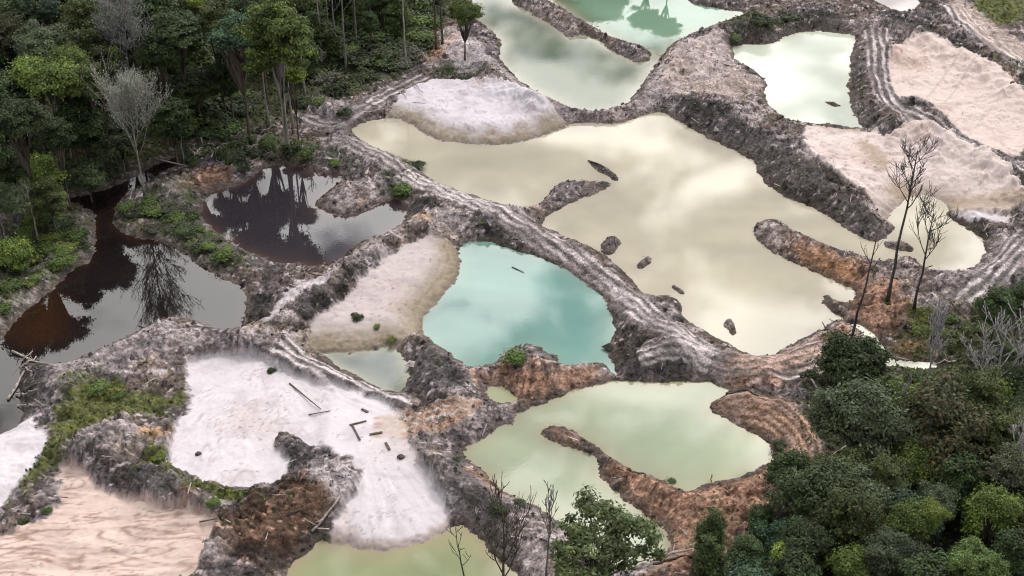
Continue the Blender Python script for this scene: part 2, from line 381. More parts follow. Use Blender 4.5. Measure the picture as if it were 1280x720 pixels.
# ------------------------------------------------------------------ ridges of spoil: (crest line, height, half width)
RIDGES = [
 ([(430,172),(480,197),(525,226),(580,250),(640,280),(690,305),(740,340),(790,380),(830,415),(870,440),(905,452)], 2.3, 6.5),
 ([(620,85),(645,112),(690,135),(740,148),(790,140),(818,108),(835,78),(860,55),(905,36),(940,25)], 3.0, 5),
 ([(848,128),(890,148),(930,172),(975,200),(1020,226),(1070,262),(1104,284)], 3.6, 7),
 ([(860,70),(880,100),(905,120),(930,150)], 2.5, 6),
 ([(640,-5),(665,10),(700,25),(745,48),(790,67),(809,69)], 2.6, 4.5),
 ([(1078,48),(1073,90),(1080,130),(1112,154),(1170,170),(1220,196),(1285,240)], 3.6, 5),
 ([(960,38),(1010,28),(1060,28),(1110,28),(1160,46),(1210,70),(1250,95),(1290,130)], 2.8, 5),
 ([(1170,-20),(1175,10),(1200,30),(1240,60),(1290,90)], 2.0, 6),
 ([(948,285),(990,300),(1040,325),(1085,346),(1115,372)], 2.4, 5.5),
 ([(510,266),(480,293),(450,320),(430,345),(400,365),(370,388),(350,402)], 3.2, 5),
 ([(520,278),(550,268),(580,282),(602,290)], 3.4, 5),
 ([(850,440),(900,452),(960,455),(1010,440),(1060,415)], 2.4, 6),
 ([(515,432),(535,455),(548,490),(560,512)], 3.0, 6),
 ([(600,468),(650,472),(700,466),(750,464)], 2.4, 5),
 ([(530,535),(580,518),(620,520),(650,502)], 2.2, 5),
 ([(790,455),(840,462),(885,466)], 3.2, 6),
 ([(530,585),(560,600),(600,612),(632,645),(655,690)], 3.2, 8),
 ([(685,540),(720,553),(758,570),(790,600),(840,632),(890,628),(950,602)], 2.6, 5.5),
 ([(840,690),(870,660),(900,640)], 2.5, 8),
 ([(20,472),(80,470),(140,440),(200,418),(250,425),(310,418),(350,425)], 3.2, 7),
 ([(250,545),(200,545),(150,540),(105,555),(150,582),(200,610),(262,632)], 3.6, 5),
 ([(275,678),(330,645),(395,615),(430,605)], 3.6, 7), ([(432,602),(405,578),(362,553)], 1.7, 4),
 ([(340,442),(400,466),(460,490),(512,512)], 2.4, 4.5),
 ([(1188,270),(1232,284),(1252,310),(1232,342),(1190,352)], 3.4, 6),
 ([(1290,330),(1240,360),(1190,388)], 2.2, 6),
 ([(395,262),(435,238),(475,226),(485,250)], 3.4, 5),
 ([(225,232),(258,216),(290,222)], 3.6, 5.5),
 ([(655,264),(685,245),(715,236),(756,232)], 2.2, 4),
 ([(735,202),(772,226)], 1.2, 2.5), ([(757,308),(770,302)], 1.6, 3), ([(797,333),(812,324)], 1.3, 2.4),
 ([(908,400),(917,415)], 1.4, 2.5), ([(1105,306),(1140,311)], 1.5, 3.5), ([(840,358),(853,366)], 0.8, 2),
 ([(632,442),(655,428),(685,444)], 3.4, 4),
 ([(815,378),(840,382)], 1.8, 4),
 ([(545,75),(575,60),(600,60),(615,85),(640,115)], 2.6, 5),
 ([(-30,410),(40,365),(95,320),(112,275)], 1.8, 5),
 ([(1115,62),(1140,70)], 3.0, 4), ([(1145,125),(1170,150)], 2.2, 4),
 ([(985,160),(1005,190),(1000,210)], 2.0, 5),
 ([(920,505),(970,515),(1010,555)], 2.2, 5),
 ([(1085,395),(1140,380),(1180,372)], 2.2, 6),
 ([(380,190),(430,180)], 1.8, 5), ([(378,130),(420,135)], 2.2, 4),
 ([(30,600),(85,560)], 1.6, 6),
 ([(600,580),(640,615)], 1.5, 5),
]
LAND = 1.3 * (1 - np.exp(-np.maximum(DW, 0) / 2.5))
RWARP = fbm(GX * .1, GY * .1, 3, 181) * 1.6 + .5 * perlin(GX * .28, GY * .28, 183)
RN = np.zeros((NY, NX)); RH = np.zeros((NY, NX)); RS = np.zeros((NY, NX)); RD = np.full((NY, NX), 30.0)
for i, (pts, h, w) in enumerate(RIDGES):
    D, S, _ = line_field(smooth_poly(PL(pts, h), 2, False), w * 2.6)
    D = D + WX * 1.4 + RWARP * w * .28
    m = np.abs(D) < w * 2.5
    prof = np.where(m, h * (np.exp(-(np.abs(D) / w) ** 1.7)), 0) * (0.9 + 0.5 * perlin(S * 0.11 + i * 9.1, S * 0 + i + .37, 11) + .25 * perlin(S * .31 + i * 5.3, S * 0 + i + .61, 12))
    RN = np.maximum(RN, np.where(m, np.exp(-(np.abs(D) / w) ** 1.7), 0) * min(1, h / 2.2))
    RH = np.maximum(RH, prof) + 0.25 * np.minimum(RH, prof)
    t = m & (np.abs(D) < RD)
    RD[t] = np.abs(D)[t]; RS[t] = S[t] + i * 77.7

# tracks: (line, z, rut spacing m, width m, pale)
TRACKS = [
 ([(505,218),(540,236),(585,252),(640,279),(690,302),(740,338),(790,378),(832,416),(870,440),(905,455),(950,463),(1000,462),(1035,448)], 2.2, 1.15, 2.6, 1.0),
 ([(797,446),(825,442),(860,442),(890,450)], 2.2, 1.2, 2.0, 0.5),
 ([(345,440),(400,468),(450,492),(512,520)], 2.2, 1.5, 3.0, 1.0),
 ([(898,503),(940,508),(975,523),(1000,550),(1012,596)], 2.0, 1.5, 3.4, 0.95),
 ([(1095,35),(1098,65),(1101,105),(1118,133),(1160,155),(1205,172),(1285,215)], 2.5, 1.6, 2.8, 0.9),
 ([(1188,5),(1203,28),(1235,52),(1290,88)], 2.0, 1.6, 3.2, 0.9),
 ([(1290,295),(1262,330),(1225,366),(1200,385)], 2.0, 1.5, 3.0, 0.7),
 ([(425,176),(470,195),(505,218)], 2.0, 1.3, 2.4, 0.6),
 ([(462,128),(500,108),(530,95)], 1.5, 1.7, 2.6, 0.7),
 ([(930,463),(985,452),(1030,432)], 2.0, 1.2, 2.2, 0.6),
 ([(380,145),(420,160),(460,130)], 1.5, 1.4, 2.0, 0.35),
]
SANDTRACKS = [([(1210,75),(1190,98),(1168,128)], 1.5, 2.2), ([(1150,135),(1210,132),(1275,118)], 1.5, 1.0),
 ([(500,140),(470,128)], 1.0, 1.0)]
track = np.zeros((NY, NX)); rut = np.zeros((NY, NX)); pale = np.zeros((NY, NX))
for pts, z, gap, hw, pv in TRACKS:
    lp = smooth_poly(PL(pts, z), 2, False)
    D, S, I = line_field(lp, 10)
    D = np.where((I < .01) | (I > len(lp) - 1.01), 9.0, D)
    D = D + 0.3 * perlin(S * .3, S * 0 + z, 21)
    tm = sm(hw + .5, hw - .3, D)
    track = np.maximum(track, tm)
    b1 = .45 + .55 * sm(-.35, .2, perlin(S * .10, S * 0 + 3.3 * z, 25)); b2 = .25 + .75 * sm(-.2, .3, perlin(S * .08 + 40, np.sign(D) * .7 + z, 27))
    r = np.maximum(sm(.60, .22, np.abs(D - gap * .62 + .15 * perlin(S * .12, S * 0 + .4, 28))) * b1, sm(.5, .2, np.abs(D - gap * 1.75 + .25 * perlin(S * .09, S * 0 + .3, 29))) * b2) * (0.5 + 0.45 * sm(-.3, .3, perlin(S * .25, S * 0 + pv * 9, 23)))
    rut = np.maximum(rut, r); pale = np.maximum(pale, tm * pv)

# ------------------------------------------------------------------ heights
rough_m = (1 - sand) * (1 - 0.85 * track)
n_big = fbm(GX * .06, GY * .06, 3, 31)
n_mid = fbm(GX * .3, GY * .3, 4, 37)
n_fin = fbm(GX * 1.2, GY * 1.2, 3, 41, .6)
ridged = 1 - np.abs(fbm(GX * .45, GY * .45, 4, 43)) * 2.2
RSW = RS + 1.6 * perlin(GX * .16, GY * .16, 55)
rill = (perlin(RSW * .9, RD * .16, 51) + .8 * perlin(RSW * 2.1, RD * .3, 53)) * (.35 + .9 * sm(-.35, .4, fbm(GX * .09, GY * .09, 2, 57)))
near = np.exp(-(RD / 6.0) ** 2)
H = LAND + 0.5 * n_big
H = H + RH
H = H - RH * np.clip(SANDMASK['S3'] + .8 * SANDMASK['S2'] + .8 * SANDMASK['S4'], 0, 1) * .92
flat = H
tq = fbm(GX * .21, GY * .21, 3, 201) * 5
ter = (np.floor(tq) + sm(.72, .98, tq - np.floor(tq)) - tq) * .42
H = flat + rough_m * ter * sm(.3, 2.0, RH) + rough_m * (0.95 * n_mid + 0.40 * n_fin + 0.6 * (ridged - .5)) + rough_m * near * rill * 0.42
H += 0.35 * track * (0.4 - 0) - rut * 0.18
# sand relief: fan built up from the washing spot, run-off grooves
ax, ay = P(452, 548, 1)
th = np.arctan2(GX - ax, -(GY - ay)); rr = np.hypot(GX - ax, GY - ay)
fanl = perlin(th * 11, rr * .07, 61) + .6 * perlin(th * 24, rr * .12, 63)
bx_, by_ = P(330, 455, 1)
th2 = np.arctan2(GX - bx_, -(GY - by_)); rr2 = np.hypot(GX - bx_, GY - by_)
flow = (perlin(th2 * 5 + n_big * 2, rr2 * .05 + n_big, 65) + .5 * perlin(th2 * 13 + n_big * 5, rr2 * .1, 66)) * sm(4, 30, rr2) * .6 + .5 * fbm(GX * .35, GY * .5, 4, 64)
s3f = SANDMASK['S3'] * sm(-2, 2, GX - P(395, 560, 1)[0])
wav = perlin(GX * .06 + 1.5 * perlin(GX * .05, GY * .05, 67), GY * .45, 68) + .5 * perlin(GX * .12, GY * 1.0, 69)
s4 = SANDMASK['S4']
strat = np.where(s3f > .3, fanl * sm(5, 16, rr) * .8, np.where(SANDMASK['S3'] > .3, flow, np.where(s4 > .3, wav * 1.4, .6 * fbm(GX * .5, GY * .9, 3, 70))))
H += sand * strat * 0.20 + sand * .06 * n_fin + sand * .07 * n_mid
H += 1.0 * SANDMASK['S1'] * sm(0, 9, DW) + 1.6 * s3f * np.exp(-(rr / 16) ** 2) + .8 * SANDMASK['S2'] * sm(0, 7, DW)
H += 1.0 * SANDMASK['S7'] * sm(0, 8, DW)
lim = 0.06 + 0.72 * np.maximum(DW, 0)
H = np.where(DW > 0, np.minimum(H, lim) , np.maximum(-2.0, -0.1 + 0.35 * DW))
H = np.where((DW > 0) & (H < 0.05), 0.05, H)
farm = sm(150, 600, np.hypot(GX, GY - 250))
H = H * (1 - farm) + farm * (1.2 + 6 * fbm(GX * .004, GY * .004, 3, 77))

# ------------------------------------------------------------------ albedo (dry colours of the materials, plus shade on bank faces and light on crests)
def C(*c): return np.array(c, float)
cx_, cy_ = GX + .7 * H, GY + 1.3 * H
m_mid, m_fin = fbm(cx_ * .33, cy_ * .33, 4, 191), fbm(cx_ * 1.05, cy_ * 1.05, 3, 193, .6)
hue = sm(-.25, .25, fbm(GX * .07, GY * .07, 3, 101))[..., None]
base = C(.145, .124, .128) * (1 - hue) + C(.165, .128, .108) * hue
tone = np.exp(1.25 * m_mid + .8 * m_fin + .5 * n_big + .65 * near * rill)
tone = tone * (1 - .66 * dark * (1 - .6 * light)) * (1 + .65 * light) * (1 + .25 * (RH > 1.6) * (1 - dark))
A = base * .84 * tone[..., None]
wx, wy = cx_ + 1.2 * perlin(GX * .3, GY * .3, 103), cy_ + 1.2 * perlin(GX * .3, GY * .3, 104)
nA = fbm(wx * .42, wy * .42, 4, 105, .6) + .30 * near * rill
nB = fbm(wx * .62, wy * .75, 4, 107, .6) - .22 * near * rill
nC = fbm(wx * 1.3, wy * 1.3, 2, 109)
white = sm(.12, .22, nA + .28 * m_fin - .16 * dark + .10 * n_big + .10 * light - .05)
black = sm(.17, .27, nB + .28 * nC + .10 * dark - .10 * light - .05)
def lay(A, col, m):
    return A * (1 - m[..., None]) + col * m[..., None]
crest = sm(.62, .86, RN + .22 * n_mid + .12 * n_fin) * (1 - .65 * dark) * sm(-.35, .1, fbm(GX * .05, GY * .05, 2, 171))  # paler crests: dried crust, with the light on bank tops painted in
A = lay(A, C(.36, .315, .305) * (1 + .5 * n_fin[..., None] + .4 * n_mid[..., None]), crest * .7)
A = lay(A, C(.49, .42, .42) * (1 + .25 * n_fin[..., None]), white * .9 * (1 - track))
A = lay(A, C(.042, .037, .036), black * (1 - .7 * track) * .85 * (1 - .5 * crest))
crack = np.maximum(sm(.07, .01, np.abs(perlin(RS * .10 + .4 * n_mid, RD * .42 + .5 * n_mid, 195))), sm(.05, .0, np.abs(fbm(cx_ * .2, cy_ * .2, 3, 197))))
A = lay(A, C(.035, .030, .028), crack * (1 - track) * .75 * sm(-.2, .3, m_mid + n_big))
lum = A.mean(-1)[..., None]
A = A * (1 - brown[..., None] * .8) + (brown[..., None] * .8) * (lum * C(1.24, .66, .40))
lum = A.mean(-1)[..., None]
A = A * (1 - orange[..., None] * .85) + orange[..., None] * .85 * (lum * .5 + .5 * .24) * C(1.75, 1.0, .55)
# vegetation patches
gn = sm(-.15, .35, fbm(GX * .22, GY * .22, 4, 81) + .35 * n_fin)
forest = zones([
 [(-150,255),(60,245),(130,225),(200,190),(270,165),(340,150),(400,120),(470,85),(520,50),(560,10),(600,-200),(-300,-200)],
 [(1000,500),(1060,445),(1130,450),(1200,440),(1230,380),(1300,350),(1500,350),(1500,900),(900,900),(940,690),(1000,620)],
], 3.0, 1.2, 3.0)
A = lay(A, C(.030, .027, .017) * (1 + .8 * n_mid[..., None]), forest * (1 - sand) * .85)
gcol = C(.035, .050, .018) + (C(.075, .088, .030) - C(.035, .050, .018)) * sm(-.4, .5, n_fin + n_mid)[..., None]
A = lay(A, gcol, green * (0.35 + 0.65 * gn) * (1 - sand) * .92)
mcol = C(.080, .090, .022) + C(.05, .05, .01) * sm(-.4, .5, n_fin + n_mid)[..., None]
A = lay(A, mcol, moss * (0.72 + 0.28 * gn) * (1 - sand))
sv = sm(.28, .6, fbm(GX * .5, GY * .5, 4, 83) + .2 * dark) * .55 * (1 - sand) * (1 - track)
A = lay(A, C(.040, .046, .024), sv)
# tracks
A = lay(A, C(.135, .118, .116) * (0.9 + .6 * n_fin[..., None] + .4 * n_mid[..., None]), track * .85)
tcol = C(.62, .55, .54) * (1 - brown[..., None] * .35 * C(.4, .9, 1.2))
A = lay(A, tcol, np.clip(rut * pale * 1.7, 0, .97))
# sand
warm = np.maximum.reduce([S6in * .75, S7in * .55, s4 * .95, SANDMASK['S8'] * .8, SANDMASK['S9'], SANDMASK['S2'] * .25])
scol = C(.605, .56, .58)[None, None] * (1 - warm[..., None]) + C(.60, .465, .40) * warm[..., None]
scol = scol * (1 + .10 * strat[..., None] + .10 * n_mid[..., None] + .05 * n_fin[..., None])
scol = scol * (1 - .16 * sm(.1, .6, n_big + .4 * n_mid)[..., None] * C(.6, 1.0, 1.25))
stain = sm(.05, .35, fbm(wx * .16, wy * .22, 4, 111) + .15 * n_fin)
scol = scol * (1 - stain[..., None] * C(.13, .15, .14))
fleck = sm(.30, .42, fbm(GX * 1.1, GY * 1.1, 3, 113)) * sm(-.1, .25, n_big + n_mid)
scol = scol * (1 - fleck[..., None] * .45)
scol = scol * (1 - SANDMASK['S2'][..., None] * C(.20, .22, .24) - SANDMASK['S1'][..., None] * C(.05, .05, .02))
A = lay(A, np.clip(scol, 0, .8), sand * .97)
# damp rim of the sand next to water, algae line
wet = sm(7.5, .5, DW) * (DW > 0) * np.maximum.reduce([SANDMASK['S2'] * 1.0, SANDMASK['S1'] * .85, SANDMASK['S7'] * .4])
A = lay(A, C(.235, .19, .13) * (1 + .35 * n_fin[..., None] + .3 * perlin(DW * 1.6, GX * .05, 91)[..., None]), np.clip(wet * (1.1 + .7 * n_mid), 0, .92))
wet2 = sm(2.2, .3, DW) * (DW > 0) * SANDMASK['S3']
A = lay(A, C(.42, .31, .25), wet2 * .7)
for pts, z, hw in SANDTRACKS:
    D, S, _ = line_field(smooth_poly(PL(pts, z), 2, False), 10)
    A = lay(A, C(.40, .35, .32), sm(.5, .15, np.abs(D - hw)) * .6)
def line_soft(pts, z, w):
    D, S, _ = line_field(smooth_poly(PL(pts, z), 2, False), 8)
    D = D + .15 * perlin(S * .25, S * 0 + pts[0][1], 131)
    return sm(w, w * .35, np.abs(D)) * sm(-.5, .1, perlin(S * .2, S * 0 + pts[0][0], 133))
A = lay(A, C(.46, .37, .325) * (1 + .3 * n_fin[..., None]), zone([(468,530),(510,524),(560,520),(590,505),(602,512),(590,528),(555,545),(510,558),(480,552)], 1.0, 1.4, 1.2) * .9)
for k in range(7):
    y0 = 531 + k * 4
    A = lay(A, (C(.40, .245, .175), C(.52, .43, .38), C(.33, .215, .165))[k % 3], line_soft([(470, y0), (505, y0 - 3 + k), (545, y0 - 8), (575, y0 - 17 - k), (600, 508 + k)], 1.4, .55) * .85)
A = lay(A, C(.30, .225, .155) * (1 + .4 * n_fin[..., None]), zones([[(1118,226),(1160,238),(1200,247),(1290,250),(1290,272),(1200,266),(1150,256),(1105,242)], [(1065,178),(1100,190),(1115,212),(1100,222),(1080,200)], [(1005,158),(1060,158),(1090,165),(1085,172),(1030,168)]], 1.6, 1.2, 1.8) * sand * .75)
A = lay(A, C(.50, .45, .46) * (1 + .2 * n_fin[..., None]), zone([(385,575),(415,572),(445,588),(452,606),(442,620),(425,628),(405,612),(390,598)], 1.2, 3.2, 1.6) * .75)
for l in ([(905,496),(945,499),(985,513),(1014,545),(1024,582)], [(900,504),(940,508),(975,523),(1001,550),(1010,594)], [(905,514),(935,518),(968,532),(990,558),(999,592)]):
    A = lay(A, C(.10, .055, .036), line_soft(l, 2.0, 1.3) * .9)
for l in ([(905,496),(945,499),(985,513),(1014,545),(1024,582)], [(900,504),(940,508),(975,523),(1001,550),(1010,594)], [(905,514),(935,518),(968,532),(990,558),(999,592)], [(905,508),(938,513),(972,528),(996,554),(1005,594)]):
    A = lay(A, C(.58, .40, .30), line_soft(l, 2.0, .36))
gl = sm(.15, .0, np.abs(perlin(GX * .07 + 1.2 * perlin(GX * .06, GY * .06, 67), GY * .42 + .9 * perlin(GX * .09, GY * .09, 66), 68))) + .7 * sm(.16, .0, np.abs(perlin(GX * .16, GY * .95 + 1.2 * perlin(GX * .1, GY * .1, 65), 69)))
A = lay(A, C(.25, .155, .12), np.clip(gl, 0, 1) * s4 * .85 * sm(-.6, .1, n_mid + n_big))
fl = np.where(s3f > .3, sm(.13, 0, np.abs(perlin(th * 13, rr * .05, 161))) * sm(8, 20, rr) + .8 * sm(.15, 0, np.abs(perlin(th * 30, rr * .12, 162))) * sm(8, 22, rr), (.8 * sm(.10, 0, np.abs(perlin(th2 * 11 + n_big * 3, rr2 * .09 + n_big, 167))) + .8 * sm(.10, 0, np.abs(perlin(th2 * 6 + n_big * 2.5, rr2 * .06 + n_big, 163)))))
A = lay(A, C(.38, .33, .335), np.clip(fl, 0, 1) * SANDMASK['S3'] * .8 * sm(-.4, .3, n_mid + n_big))
gl2 = sm(.07, 0, np.abs(fbm(wx * .11, wy * .16, 3, 165)))
A = lay(A, C(.36, .28, .25), gl2 * np.maximum(S6in, S7in) * .55)
# stained water line
A = lay(A, C(.085, .068, .056), sm(1.9, .2, DW + 1.1 * n_mid + .5 * n_fin) * (DW > 0) * .75 * (1 - .6 * sand))
A = lay(A, C(.035, .05, .02), farm)
A = lay(A, C(.30, .155, .085) * (1 + .5 * n_mid[..., None]), zone([(888,494),(935,496),(985,508),(1025,545),(1034,600),(1000,604),(985,570),(950,535),(905,515)], 1.2, 1.5, 1.2) * .25 * (1 - rut))
A = np.clip(A, .015, .8)

# ------------------------------------------------------------------ material helpers
def mat_new(name):
    m = bpy.data.materials.new(name); m.use_nodes = True
    nt = m.node_tree
    b = nt.nodes['Principled BSDF']
    return m, nt, b
def nd(nt, kind, **kw):
    n = nt.nodes.new(kind)
    for k, val in kw.items():
        setattr(n, k, val)
    return n
def ground_material():
    m, nt, b = mat_new('ground_soil')
    at = nd(nt, 'ShaderNodeAttribute', attribute_name='albedo')
    geo = nd(nt, 'ShaderNodeNewGeometry')
    n1 = nd(nt, 'ShaderNodeTexNoise'); n1.inputs['Scale'].default_value = 2.6; n1.inputs['Detail'].default_value = 5; n1.inputs['Roughness'].default_value = .68
    nt.links.new(geo.outputs['Position'], n1.inputs['Vector'])
    mr = nd(nt, 'ShaderNodeMapRange'); mr.inputs[1].default_value = .3; mr.inputs[2].default_value = .7; mr.inputs[3].default_value = -.26; mr.inputs[4].default_value = .24
    nt.links.new(n1.outputs[0], mr.inputs[0])
    sc = nd(nt, 'ShaderNodeMath', operation='MULTIPLY_ADD'); sc.inputs[2].default_value = 1
    nt.links.new(mr.outputs[0], sc.inputs[0]); nt.links.new(at.outputs['Alpha'], sc.inputs[1])
    mx = nd(nt, 'ShaderNodeMix', data_type='RGBA', blend_type='MULTIPLY'); mx.inputs[0].default_value = 1
    nt.links.new(at.outputs['Color'], mx.inputs[6]); nt.links.new(sc.outputs[0], mx.inputs[7])
    def speck(scale, lo, hi, seed, col, amount, prev):
        mp = nd(nt, 'ShaderNodeMapping'); mp.inputs['Location'].default_value = (seed, seed * 2.3, 0); mp.inputs['Scale'].default_value = (1, 1, 1.6)
        nt.links.new(geo.outputs['Position'], mp.inputs[0])
        nn = nd(nt, 'ShaderNodeTexNoise'); nn.inputs['Scale'].default_value = scale; nn.inputs['Detail'].default_value = 6; nn.inputs['Roughness'].default_value = .66; nn.inputs['Distortion'].default_value = .6
        nt.links.new(mp.outputs[0], nn.inputs['Vector'])
        m_ = nd(nt, 'ShaderNodeMapRange'); m_.inputs[1].default_value = lo; m_.inputs[2].default_value = hi; m_.inputs[3].default_value = 0; m_.inputs[4].default_value = amount
        nt.links.new(nn.outputs[0], m_.inputs[0])
        k = nd(nt, 'ShaderNodeMath', operation='MULTIPLY'); nt.links.new(m_.outputs[0], k.inputs[0]); nt.links.new(at.outputs['Alpha'], k.inputs[1])
        q = nd(nt, 'ShaderNodeMix', data_type='RGBA', blend_type='MULTIPLY'); q.inputs[7].default_value = (*col, 1)
        nt.links.new(k.outputs[0], q.inputs[0]); nt.links.new(prev, q.inputs[6])
        return q.outputs[2]
    c_ = speck(.42, .54, .60, 3.1, (.42, .41, .41), .65, mx.outputs[2])
    c_ = speck(.5, .55, .61, 41.7, (1.6, 1.53, 1.52), .6, c_)
    c_ = speck(.95, .555, .585, 13.9, (.50, .48, .47), .6, c_)
    c_ = speck(1.05, .57, .60, 63.1, (1.6, 1.53, 1.52), .55, c_)
    c_ = speck(1.7, .58, .64, 87.3, (.45, .44, .43), .7, c_)
    nt.links.new(c_, b.inputs['Base Color'])
    b.inputs['Roughness'].default_value = .9
    b.inputs['Specular IOR Level'].default_value = .25
    bp = nd(nt, 'ShaderNodeBump'); bp.inputs['Strength'].default_value = .55; bp.inputs['Distance'].default_value = .25
    nt.links.new(n1.outputs[0], bp.inputs['Height']); nt.links.new(bp.outputs[0], b.inputs['Normal'])
    vo = nd(nt, 'ShaderNodeTexVoronoi'); vo.inputs['Scale'].default_value = 1.5
    nt.links.new(geo.outputs['Position'], vo.inputs['Vector'])
    ad = nd(nt, 'ShaderNodeMath', operation='ADD'); nt.links.new(n1.outputs[0], ad.inputs[0]); nt.links.new(vo.outputs['Distance'], ad.inputs[1])
    nt.links.new(ad.outputs[0], bp.inputs['Height'])
    sb = nd(nt, 'ShaderNodeMath', operation='MULTIPLY'); sb.inputs[1].default_value = .8
    nt.links.new(at.outputs['Alpha'], sb.inputs[0]); nt.links.new(sb.outputs[0], bp.inputs['Strength'])
    return m
M_GROUND = ground_material()

# ------------------------------------------------------------------ terrain meshes (one height field, split into what it shows)
N = np.zeros((NY, NX, 3))
gyz, gxz = np.gradient(H, YS, axis=0), np.gradient(H, XS, axis=1)
N[..., 0], N[..., 1], N[..., 2] = -gxz, -gyz, 1
N /= np.linalg.norm(N, axis=-1, keepdims=True)
AL = (1 - .9 * sand)[..., None]
VV = np.stack([GX, GY, H], -1).reshape(-1, 3)
NN = N.reshape(-1, 3); AA = np.concatenate([A, AL], -1).reshape(-1, 4)
ids = np.arange(NX * NY).reshape(NY, NX)
def mesh_from(name, verts, faces, mat, kind=None, normals=None, attr=None, smooth=True, link=True, attr_name='albedo'):
    me = bpy.data.meshes.new(name)
    faces = np.asarray(faces)
    nf, k = faces.shape
    me.vertices.add(len(verts)); me.vertices.foreach_set('co', np.asarray(verts, np.float32).ravel())
    me.loops.add(nf * k); me.loops.foreach_set('vertex_index', faces.astype(np.int32).ravel())
    me.polygons.add(nf)
    me.polygons.foreach_set('loop_start', np.arange(0, nf * k, k, dtype=np.int32))
    me.polygons.foreach_set('use_smooth', np.full(nf, smooth))
    me.update(calc_edges=True)
    if attr is not None:
        ca = me.color_attributes.new(attr_name, 'FLOAT_COLOR', 'POINT')
        ca.data.foreach_set('color', (np.concatenate([attr, np.ones((len(attr), 1))], 1) if attr.shape[1] == 3 else attr).astype(np.float32).ravel())
    if normals is not None:
        me.normals_split_custom_set_from_vertices(np.asarray(normals, np.float32))
    me.materials.append(mat)
    if not link:
        return me
    o = bpy.data.objects.new(name, me); COL.objects.link(o)
    if kind:
        o['kind'] = kind
    return o
quads = np.stack([ids[:-1, :-1], ids[:-1, 1:], ids[1:, 1:], ids[1:, :-1]], -1)
qs = lambda M_: (M_[:-1, :-1] + M_[:-1, 1:] + M_[1:, 1:] + M_[1:, :-1]) / 4
label = np.zeros(quads.shape[:2], int)
names = ['ground']
for k in ('S1', 'S2', 'S3', 'S4', 'S5', 'S6', 'S7'):
    names.append('sand'); label[qs(SANDMASK[k]) > .5] = len(names) - 1
names.append('dirt_track'); label[(qs(track) > .5)] = len(names) - 1
for li, nm in enumerate(names):
    q = quads[label == li]
    if not len(q):
        continue
    used, inv = np.unique(q, return_inverse=True)
    mesh_from(nm, VV[used], inv.reshape(-1, 4), M_GROUND, 'structure', NN[used], AA[used])

# ------------------------------------------------------------------ water
def water_material(name):
    m, nt, b = mat_new(name)
    at = nd(nt, 'ShaderNodeAttribute', attribute_name='albedo')
    geo = nd(nt, 'ShaderNodeNewGeometry')
    n1 = nd(nt, 'ShaderNodeTexNoise'); n1.inputs['Scale'].default_value = .07; n1.inputs['Detail'].default_value = 3
    nt.links.new(geo.outputs['Position'], n1.inputs['Vector'])
    mr = nd(nt, 'ShaderNodeMapRange'); mr.inputs[1].default_value = .3; mr.inputs[2].default_value = .7; mr.inputs[3].default_value = .9; mr.inputs[4].default_value = 1.1
    nt.links.new(n1.outputs[0], mr.inputs[0])
    mx = nd(nt, 'ShaderNodeMix', data_type='RGBA', blend_type='MULTIPLY'); mx.inputs[0].default_value = 1
    nt.links.new(at.outputs['Color'], mx.inputs[6]); nt.links.new(mr.outputs[0], mx.inputs[7])
    nt.links.new(mx.outputs[2], b.inputs['Base Color'])
    b.inputs['Roughness'].default_value = .012
    b.inputs['IOR'].default_value = 1.5
    n2 = nd(nt, 'ShaderNodeTexNoise'); n2.inputs['Scale'].default_value = 1.4; n2.inputs['Detail'].default_value = 2
    nt.links.new(geo.outputs['Position'], n2.inputs['Vector'])
    bp = nd(nt, 'ShaderNodeBump'); bp.inputs['Strength'].default_value = .035; bp.inputs['Distance'].default_value = .05
    nt.links.new(n2.outputs[0], bp.inputs['Height']); nt.links.new(bp.outputs[0], b.inputs['Normal'])
    return m
M_WATER = water_material('silty_water')
WCOL = {  # deep colour, shallow colour, shallow width
 'upper': (C(.07, .098, .05), C(.30, .28, .21), 4), 'mint': (C(.46, .50, .42), C(.50, .51, .42), 4), 'tan': (C(.38, .345, .248), C(.375, .33, .25), 4),
 'turquoise': (C(.125, .245, .21), C(.17, .26, .215), 3), 'lower': (C(.275, .32, .21), C(.29, .27, .175), 4), 'bottom': (C(.225, .26, .125), C(.30, .25, .15), 4),
 'teal': (C(.025, .05, .053), C(.20, .20, .13), 3), 'puddle': (C(.33, .36, .22), C(.33, .33, .2), 3),
 'slate': (C(.030, .025, .031), C(.075, .048, .040), 2.0), 'black': (C(.011, .008, .008), C(.026, .014, .010), 1.6),
 'stream': (C(.5, .5, .4), C(.5, .5, .4), 2), 'far': (C(.5, .45, .42), C(.5, .45, .42), 2),
}
amber = zone([(30,395),(60,372),(75,370),(80,395),(72,420),(50,432),(26,425)], 5, 0, 2)
aqua = zone([(690,-30),(880,-30),(930,20),(840,50),(820,62),(740,30)], 5, 0, 2)
